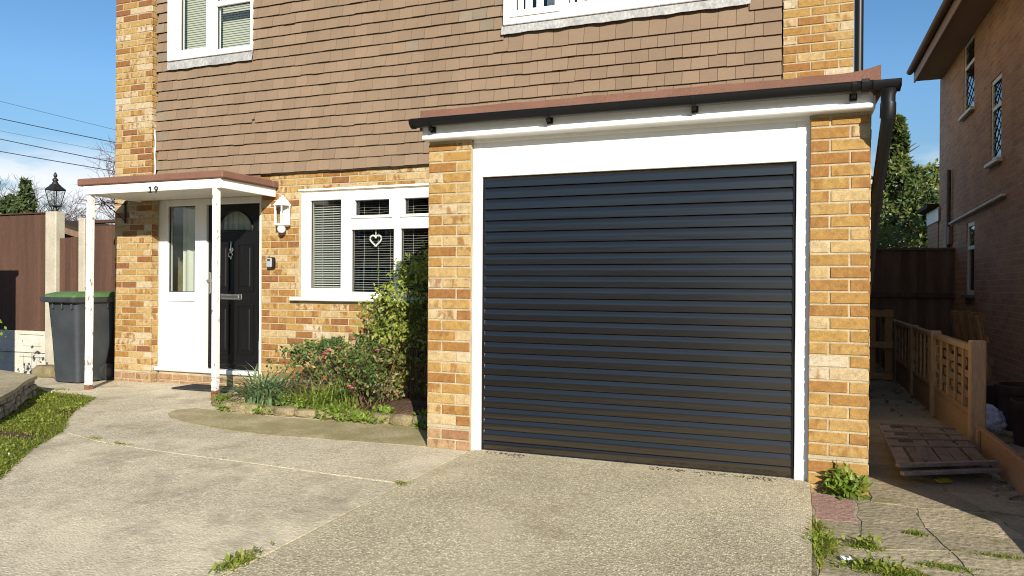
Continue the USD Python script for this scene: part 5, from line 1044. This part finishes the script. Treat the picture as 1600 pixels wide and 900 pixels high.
for (c, s, mt, nm) in [((1.56, 2.72, .0), (.13, .16, .14), "bag_white", "sack"), ((1.50, 2.80, .13), (.07, .09, .05), "bag_blue", "blue_wrapper")]:
    m_ = trimesh.creation.icosphere(4, 1.0); v = np.array(m_.vertices); v = v * (1 + .8 * (np.abs(meshkit.fbm(v * 2.2, 4)[:, None] - .5))) * s + c; part(bg, nm, trimesh.Trimesh(v, m_.faces, process=False), mt, smooth=30)
solo("trough", MB().box(1.55, 2.2, 3.15, 3.45, -.12, .28, c=.01), "pot_plastic", "long black planting trough against the neighbouring wall", "trough")
solo("neighbour_yard", MB().box(1.29, 2.3, -6, 9.6, -0.13, -0.10), "earth_under", kind="structure", base=(0, 0, 0))

# neighbour's house
NX, NY0, NY1, NZ = 2.30, -0.1, 9.62, 4.76
nb = thing("neighbour_house", "tall brown brick house in shade at the right edge", "house", base=(4.5, 5.5, 0))
nwins = [(7.18, 7.88, 3.70, 4.84 - .08), (5.70, 6.22, 2.75, 3.79), (7.09, 7.59, 1.08, 2.11)]
poly = sbox(NY0, NY1, -0.3, NZ + .05)
for (a, b, c_, d) in nwins: poly = poly.difference(sbox(a, b, c_, d))
nwall = part(nb, "wall", MB().tri(extrude_yz(poly, NX, NX + .24)).box(NX, 5.0, NY1, NY1 + .2, -.3, NZ).box(NX + .24, 5.0, NY0, NY0 + .2, -.3, NZ).box(4.8, 5.0, NY0 + .2, NY1, -.3, NZ), "neighbour_brick")
for i, (a, b, c_, d) in enumerate(nwins):
    w_ = part(nb, "window", MB().box(NX + .012, NX + .06, a, a + .05, c_, d).box(NX + .012, NX + .06, b - .05, b, c_, d).box(NX + .012, NX + .06, a + .05, b - .05, c_, c_ + .06).box(NX + .012, NX + .06, a + .05, b - .05, d - .06, d).box(NX + .010, NX + .062, a + .05, b - .05, c_ + (d - c_) * .62, c_ + (d - c_) * .62 + .05), "white_paint_worn")
    part(w_, "pane", MB().box(NX + .030, NX + .034, a + .05, b - .05, c_ + .05, d - .05), "glass_neighbour")
    part(w_, "sill", MB().box(NX - .06, NX + .05, a - .06, b + .06, c_ - .05, c_, c=.006), "white_paint_worn" if i < 2 else "stone_grey")
    if i < 2:
        ld = MB()
        for k in range(9):
            for sgn in (1, -1):
                y0_, y1_ = a + .05, b - .05; zz = c_ + .05 + (d - c_) * k / 7.0; z2 = zz + sgn * (d - c_) * .32; ld.tube([(NX + .027, y0_, zz), (NX + .027, y1_, z2)], .004, 4)
        v, f, t_ = ld.arrays(); v[:, 2] = np.clip(v[:, 2], c_ + .05, d - .05); part(w_, "leading", MB().add(v, f), "iron_black")
    part(nb, "room", MB().box(NX + .30, NX + .34, a - .3, b + .3, c_ - .3, d + .3), "room_dark")
part(nb, "soffit", MB().box(1.90, NX, NY0 + .25, NY1 + .02, NZ - .03, NZ - .005), "soffit_brown")
part(nb, "fascia", MB().box(1.875, 1.90, NY0 + .25, NY1 + .05, NZ - .05, NZ + .17, c=.004), "soffit_brown")
part(nb, "gutter", trimesh.Trimesh(*(lambda m_: (np.array(m_.vertices)[:, [1, 0, 2]] * [1, 1, 1], m_.faces[:, ::-1]))(half_round(NY0 + .25, NY1 + .08, 1.82, NZ + .155, .055)), process=False), "eave_brown")
part(nb, "roof", MB().add([[1.80, NY0 + .25, NZ + .17], [5.4, NY0 + .25, NZ + .17], [5.4, NY1 + .06, NZ + .17], [1.80, NY1 + .06, NZ + .17], [3.5, NY0 + 2, NZ + 1.6], [3.7, NY0 + 2, NZ + 1.6], [3.7, NY1 - 2, NZ + 1.6], [3.5, NY1 - 2, NZ + 1.6]], BF), "roof_tile")
part(nb, "waste_pipe", MB().tube([(NX - .03, 8.69, 2.19), (NX - .03, 5.42, 2.27)], .02, 8), "white_paint_worn", smooth=40)
part(nb, "downpipe", MB().tube([(NX - .04, 8.72, -.1), (NX - .04, 8.72, 3.05)], .03, 8), "eave_brown", smooth=40)
part(nb, "meter_box", MB().box(NX - .06, NX, 8.6, 8.85, 1.86, 2.14, c=.006), "soffit_brown")
ex = part(nb, "rear_extension", MB().box(2.285, 3.5, NY1 + .205, 10.9, -.3, 2.33), "neighbour_brick")
part(ex, "extension_fascia", MB().box(2.262, 2.284, NY1 + .06, 10.86, 2.32, 2.56, c=.004), "white_plastic"); part(ex, "extension_roof", MB().box(2.12, 3.6, NY1 + .205, 11.0, 2.565, 2.63), "tile_batten")

gwl = thing("front_garden_wall", "low brick garden wall just beyond the right edge that shades the alley", "wall", base=(1.6, -0.1, -.1))
part(gwl, "brickwork", MB().box(1.47, 1.69, -1.05, .85, -.15, .90), "neighbour_brick"); part(gwl, "coping", MB().box(1.44, 1.72, -1.08, .88, .90, .97, c=.01), "concrete_pale")
# ================================================================== ACROSS THE STREET (behind the viewer, seen in reflections)
road = thing("street", kind="structure"); part(road, "road", MB().box(-60, 60, -22, -14, -.13, -.09), "slate_strip"); part(road, "pavement", MB().box(-60, 60, -13.9, -11.8, -.13, -.02), "concrete_path")
for k, (hx, lab) in enumerate([(-26, "brick house across the street to the far left behind the viewer"), (-9, "brick house straight across the street behind the viewer"), (8, "brick house across the street to the right behind the viewer")]):
    t = thing("opposite_house", lab, "house", base=(hx, -30, 0)); y = -26.0
    part(t, "wall", MB().box(hx - 7, hx + 7, y - 8, y, -.1, 5.4), "neighbour_brick")
    part(t, "roof", MB().add([[hx - 7.4, y + .4, 5.3], [hx + 7.4, y + .4, 5.3], [hx + 7.4, y - 8.4, 5.3], [hx - 7.4, y - 8.4, 5.3], [hx - 7.2, y - 3.9, 8.6], [hx + 7.2, y - 3.9, 8.6], [hx + 7.2, y - 4.1, 8.6], [hx - 7.2, y - 4.1, 8.6]], BF[:, ::-1]), "roof_tile")
    for wx in (-4.6, 0, 4.6):
        for wz in (.9, 3.5):
            w_ = part(t, "window", MB().box(hx + wx - .9, hx + wx + .9, y, y + .03, wz, wz + 1.3), "white_plastic"); part(w_, "pane", MB().box(hx + wx - .8, hx + wx - .03, y + .031, y + .035, wz + .1, wz + 1.2).box(hx + wx + .03, hx + wx + .8, y + .031, y + .035, wz + .1, wz + 1.2), "bin_plastic")

# ================================================================== TREES
def leaf_tree(name, label, base, env, n, size, mat, trunk_h, bark="bark", seed=1, gate=.44, fs=2.2, cat="tree"):
    rng = np.random.RandomState(seed); t = thing(name, label, cat, base=base); pts = []
    while len(pts) < n:
        p = env(rng, 4000); q = meshkit.fbm(p * fs, 3, seed); pts.extend(p[q > gate])
    pts = np.array(pts[:n]); k = meshkit.fbm(pts * 1.7, 3, seed + 5)
    L2 = LB(); L2.raw(*leaf_mesh(pts, size, up=.1, aspect=.55, tone=np.clip(rng.normal(.4, .22, n) + (k - .5) * 1.2, 0, 1), rng=rng, face=(.3, -.6, .5))); part(t, "crown", L2, mat)
    tm = MB().tube([(base[0], base[1], base[2]), (base[0] + .03, base[1], base[2] + trunk_h * .5), (base[0] - .02, base[1], base[2] + trunk_h)], [.11, .08, .02], 8)
    for i in range(22):
        z = base[2] + trunk_h * rng.uniform(.2, .95); a = rng.uniform(0, 6.28); l = rng.uniform(.3, 1.0) * (1 - .6 * (z - base[2]) / trunk_h); tm.tube([(base[0], base[1], z), (base[0] + l * .6 * math.cos(a), base[1] + l * .6 * math.sin(a), z + l * .3), (base[0] + l * math.cos(a), base[1] + l * math.sin(a), z + l * .55)], [.03, .018, .006], 5)
    part(t, "trunk", tm, bark); return t
def env_holly(rng, n):
    z = rng.uniform(.6, 5.25, n); r = np.interp(z, [.6, 1.5, 2.4, 3.0, 3.5, 3.9, 4.3, 4.7, 5.25], [1.5, 1.8, 1.7, 1.35, .85, .48, .22, .20, .03]); a = rng.uniform(0, 6.28, n); q = r * np.sqrt(rng.uniform(.15, 1, n)) * (1 + .25 * np.sin(a * 3 + z * 5) + .22 * np.sin(a * 2 - z * 3.1)); return np.c_[2.28 + q * np.cos(a), 15.2 + q * np.sin(a), z]
leaf_tree("holly_tree", "pointed dark evergreen tree beyond the alley fence", (2.28, 15.2, -.1), env_holly, 16000, .13, "leaf_holly", 4.9, seed=3, gate=.44, fs=2.3)
def env_round(rng, n):
    d = rng.normal(size=(n, 3)); d /= np.linalg.norm(d, axis=1, keepdims=True); r = rng.uniform(.35, 1, (n, 1)) ** .4; p = d * r * [1.5, 1.0, 1.6] + [3.35, 16.5, 2.75]; return p[p[:, 2] > .4]
leaf_tree("garden_tree", "yellow green bushy tree between the pointed evergreen and the brown house", (3.5, 16.5, -.1), env_round, 9000, .14, "leaf_yellow", 3.0, seed=8, gate=.42)
def env_low(rng, n):
    d = rng.normal(size=(n, 3)); d /= np.linalg.norm(d, axis=1, keepdims=True); r = rng.uniform(.3, 1, (n, 1)) ** .4; p = d * r * [.85, .5, .9] + [1.55, 11.4, 1.5]; return p[p[:, 2] > .2]
leaf_tree("garden_bush", "low dark bush showing just over the alley fence", (1.55, 11.4, -.1), env_low, 2600, .075, "leaf_yellow", 1.2, seed=12, gate=.42, cat="bush")
def bare_tree(name, label, base, h, seed, spread, r0, droop=0.0, depth=5, bark="bark", lean=(0, 0), kids=(4, 6), up=.35):
    rng = np.random.RandomState(seed); t = thing(name, label, "tree", base=base); tr, tw = MB(), MB()
    def grow(p, d, l, r, lev):
        n = 5; pts = [p]; q = np.array(p, float); dd = np.array(d, float)
        for i in range(n):
            dd = dd + rng.normal(0, .13, 3) + np.array([0, 0, (up if lev < 3 else up * .5) * .15 - droop * lev * .12]); dd /= np.linalg.norm(dd); q = q + dd * l / n; pts.append(q.copy())
        (tr if lev < 2 else tw).tube(pts, np.linspace(r, max(r * .45, .004), n + 1), 6 if lev < 2 else 3, cap=False)
        if lev >= depth: return
        for k in range(rng.randint(*kids)):
            i = rng.randint(2, n + 1); a = rng.uniform(0, 6.28); side = np.array([math.cos(a), math.sin(a), rng.uniform(-.1, .5)]); nd = dd * .75 + side * spread; nd /= np.linalg.norm(nd); grow(pts[i], nd, l * rng.uniform(.55, .78), max(r * .5, .005), lev + 1)
    grow(np.array(base, float), np.array([lean[0], lean[1], 1.0]), h * .42, r0, 0)
    part(t, "trunk", tr, bark); part(t, "branches", tw, bark); return t
bare_tree("bare_tree", "leafless rounded tree at the far left above the fence", (-30.6, 16.5, -.2), 5.6, 4, .75, .14, depth=5)
bare_tree("bare_tree", "smaller leafless tree behind the dark evergreen and the lantern", (-29.4, 18.5, -.2), 5.2, 9, .75, .12, depth=5)
bare_tree("birch_tree", "leafless birch with drooping twigs behind the brick pier", (-21.2, 14.0, -.2), 7.8, 21, .62, .12, droop=.16, depth=5, bark="bark_birch")
bare_tree("bare_sapling", "thin leafless saplings seen under the porch canopy", (-22.6, 15.2, -.2), 4.6, 33, .35, .06, depth=4, bark="bark_birch")
def env_con(cx, cy, zt, r0):
    def e(rng, n):
        z = rng.uniform(.5, zt, n); r = r0 * (1 - (z / zt) ** 2.2) + .08; a = rng.uniform(0, 6.28, n); q = r * np.sqrt(rng.uniform(.1, 1, n)); return np.c_[cx + q * np.cos(a), cy + q * np.sin(a), z]
    return e
leaf_tree("conifer", "ivy clad evergreen with a tall narrow top left of the lantern", (-23.95, 12.4, -.2), env_con(-23.95, 12.4, 4.55, .62), 4200, .15, "leaf_conifer", 4.4, seed=5, gate=.42)
leaf_tree("conifer", "broad dark evergreen at the far left edge behind the fence", (-25.0, 12.6, -.2), env_con(-25.0, 12.6, 4.1, 1.25), 5200, .15, "leaf_conifer", 3.8, seed=6, gate=.42)
leaf_tree("conifer", "low evergreen bush with spreading leaves right of the lantern", (-22.6, 12.2, -.2), env_con(-22.6, 12.2, 3.75, 1.0), 1300, .17, "leaf_conifer", 3.2, seed=7, gate=.5)
# overhead wires
for i, (a, b, r) in enumerate([((-36.3, 20, 9.85), (-28.8, 20, 7.97), .008), ((-36.3, 20, 9.01), (-28.8, 20, 7.39), .019), ((-36.3, 20, 8.41), (-28.8, 20, 6.92), .007), ((-36.3, 20, 8.01), (-28.8, 20, 6.49), .019), ((-36.3, 20, 7.41), (-28.8, 20, 6.09), .019)]):
    a, b = np.array(a), np.array(b); a2 = a + (a - b) * .8; b2 = b + (b - a) * 1.2
    pts = [a2 + (b2 - a2) * q + np.array([0, 0, -.25 * (.25 - (q - .5) ** 2) + .19]) for q in np.linspace(0, 1, 24)]
    solo("overhead_wire", MB().tube(pts, r, 5), "wire_black", ["faint topmost overhead wire in the left sky", "upper dark overhead wire in the left sky", "faint overhead wire between the two upper dark wires", "middle dark overhead wire in the left sky", "lowest dark overhead wire in the left sky"][i], "wire", group=None)
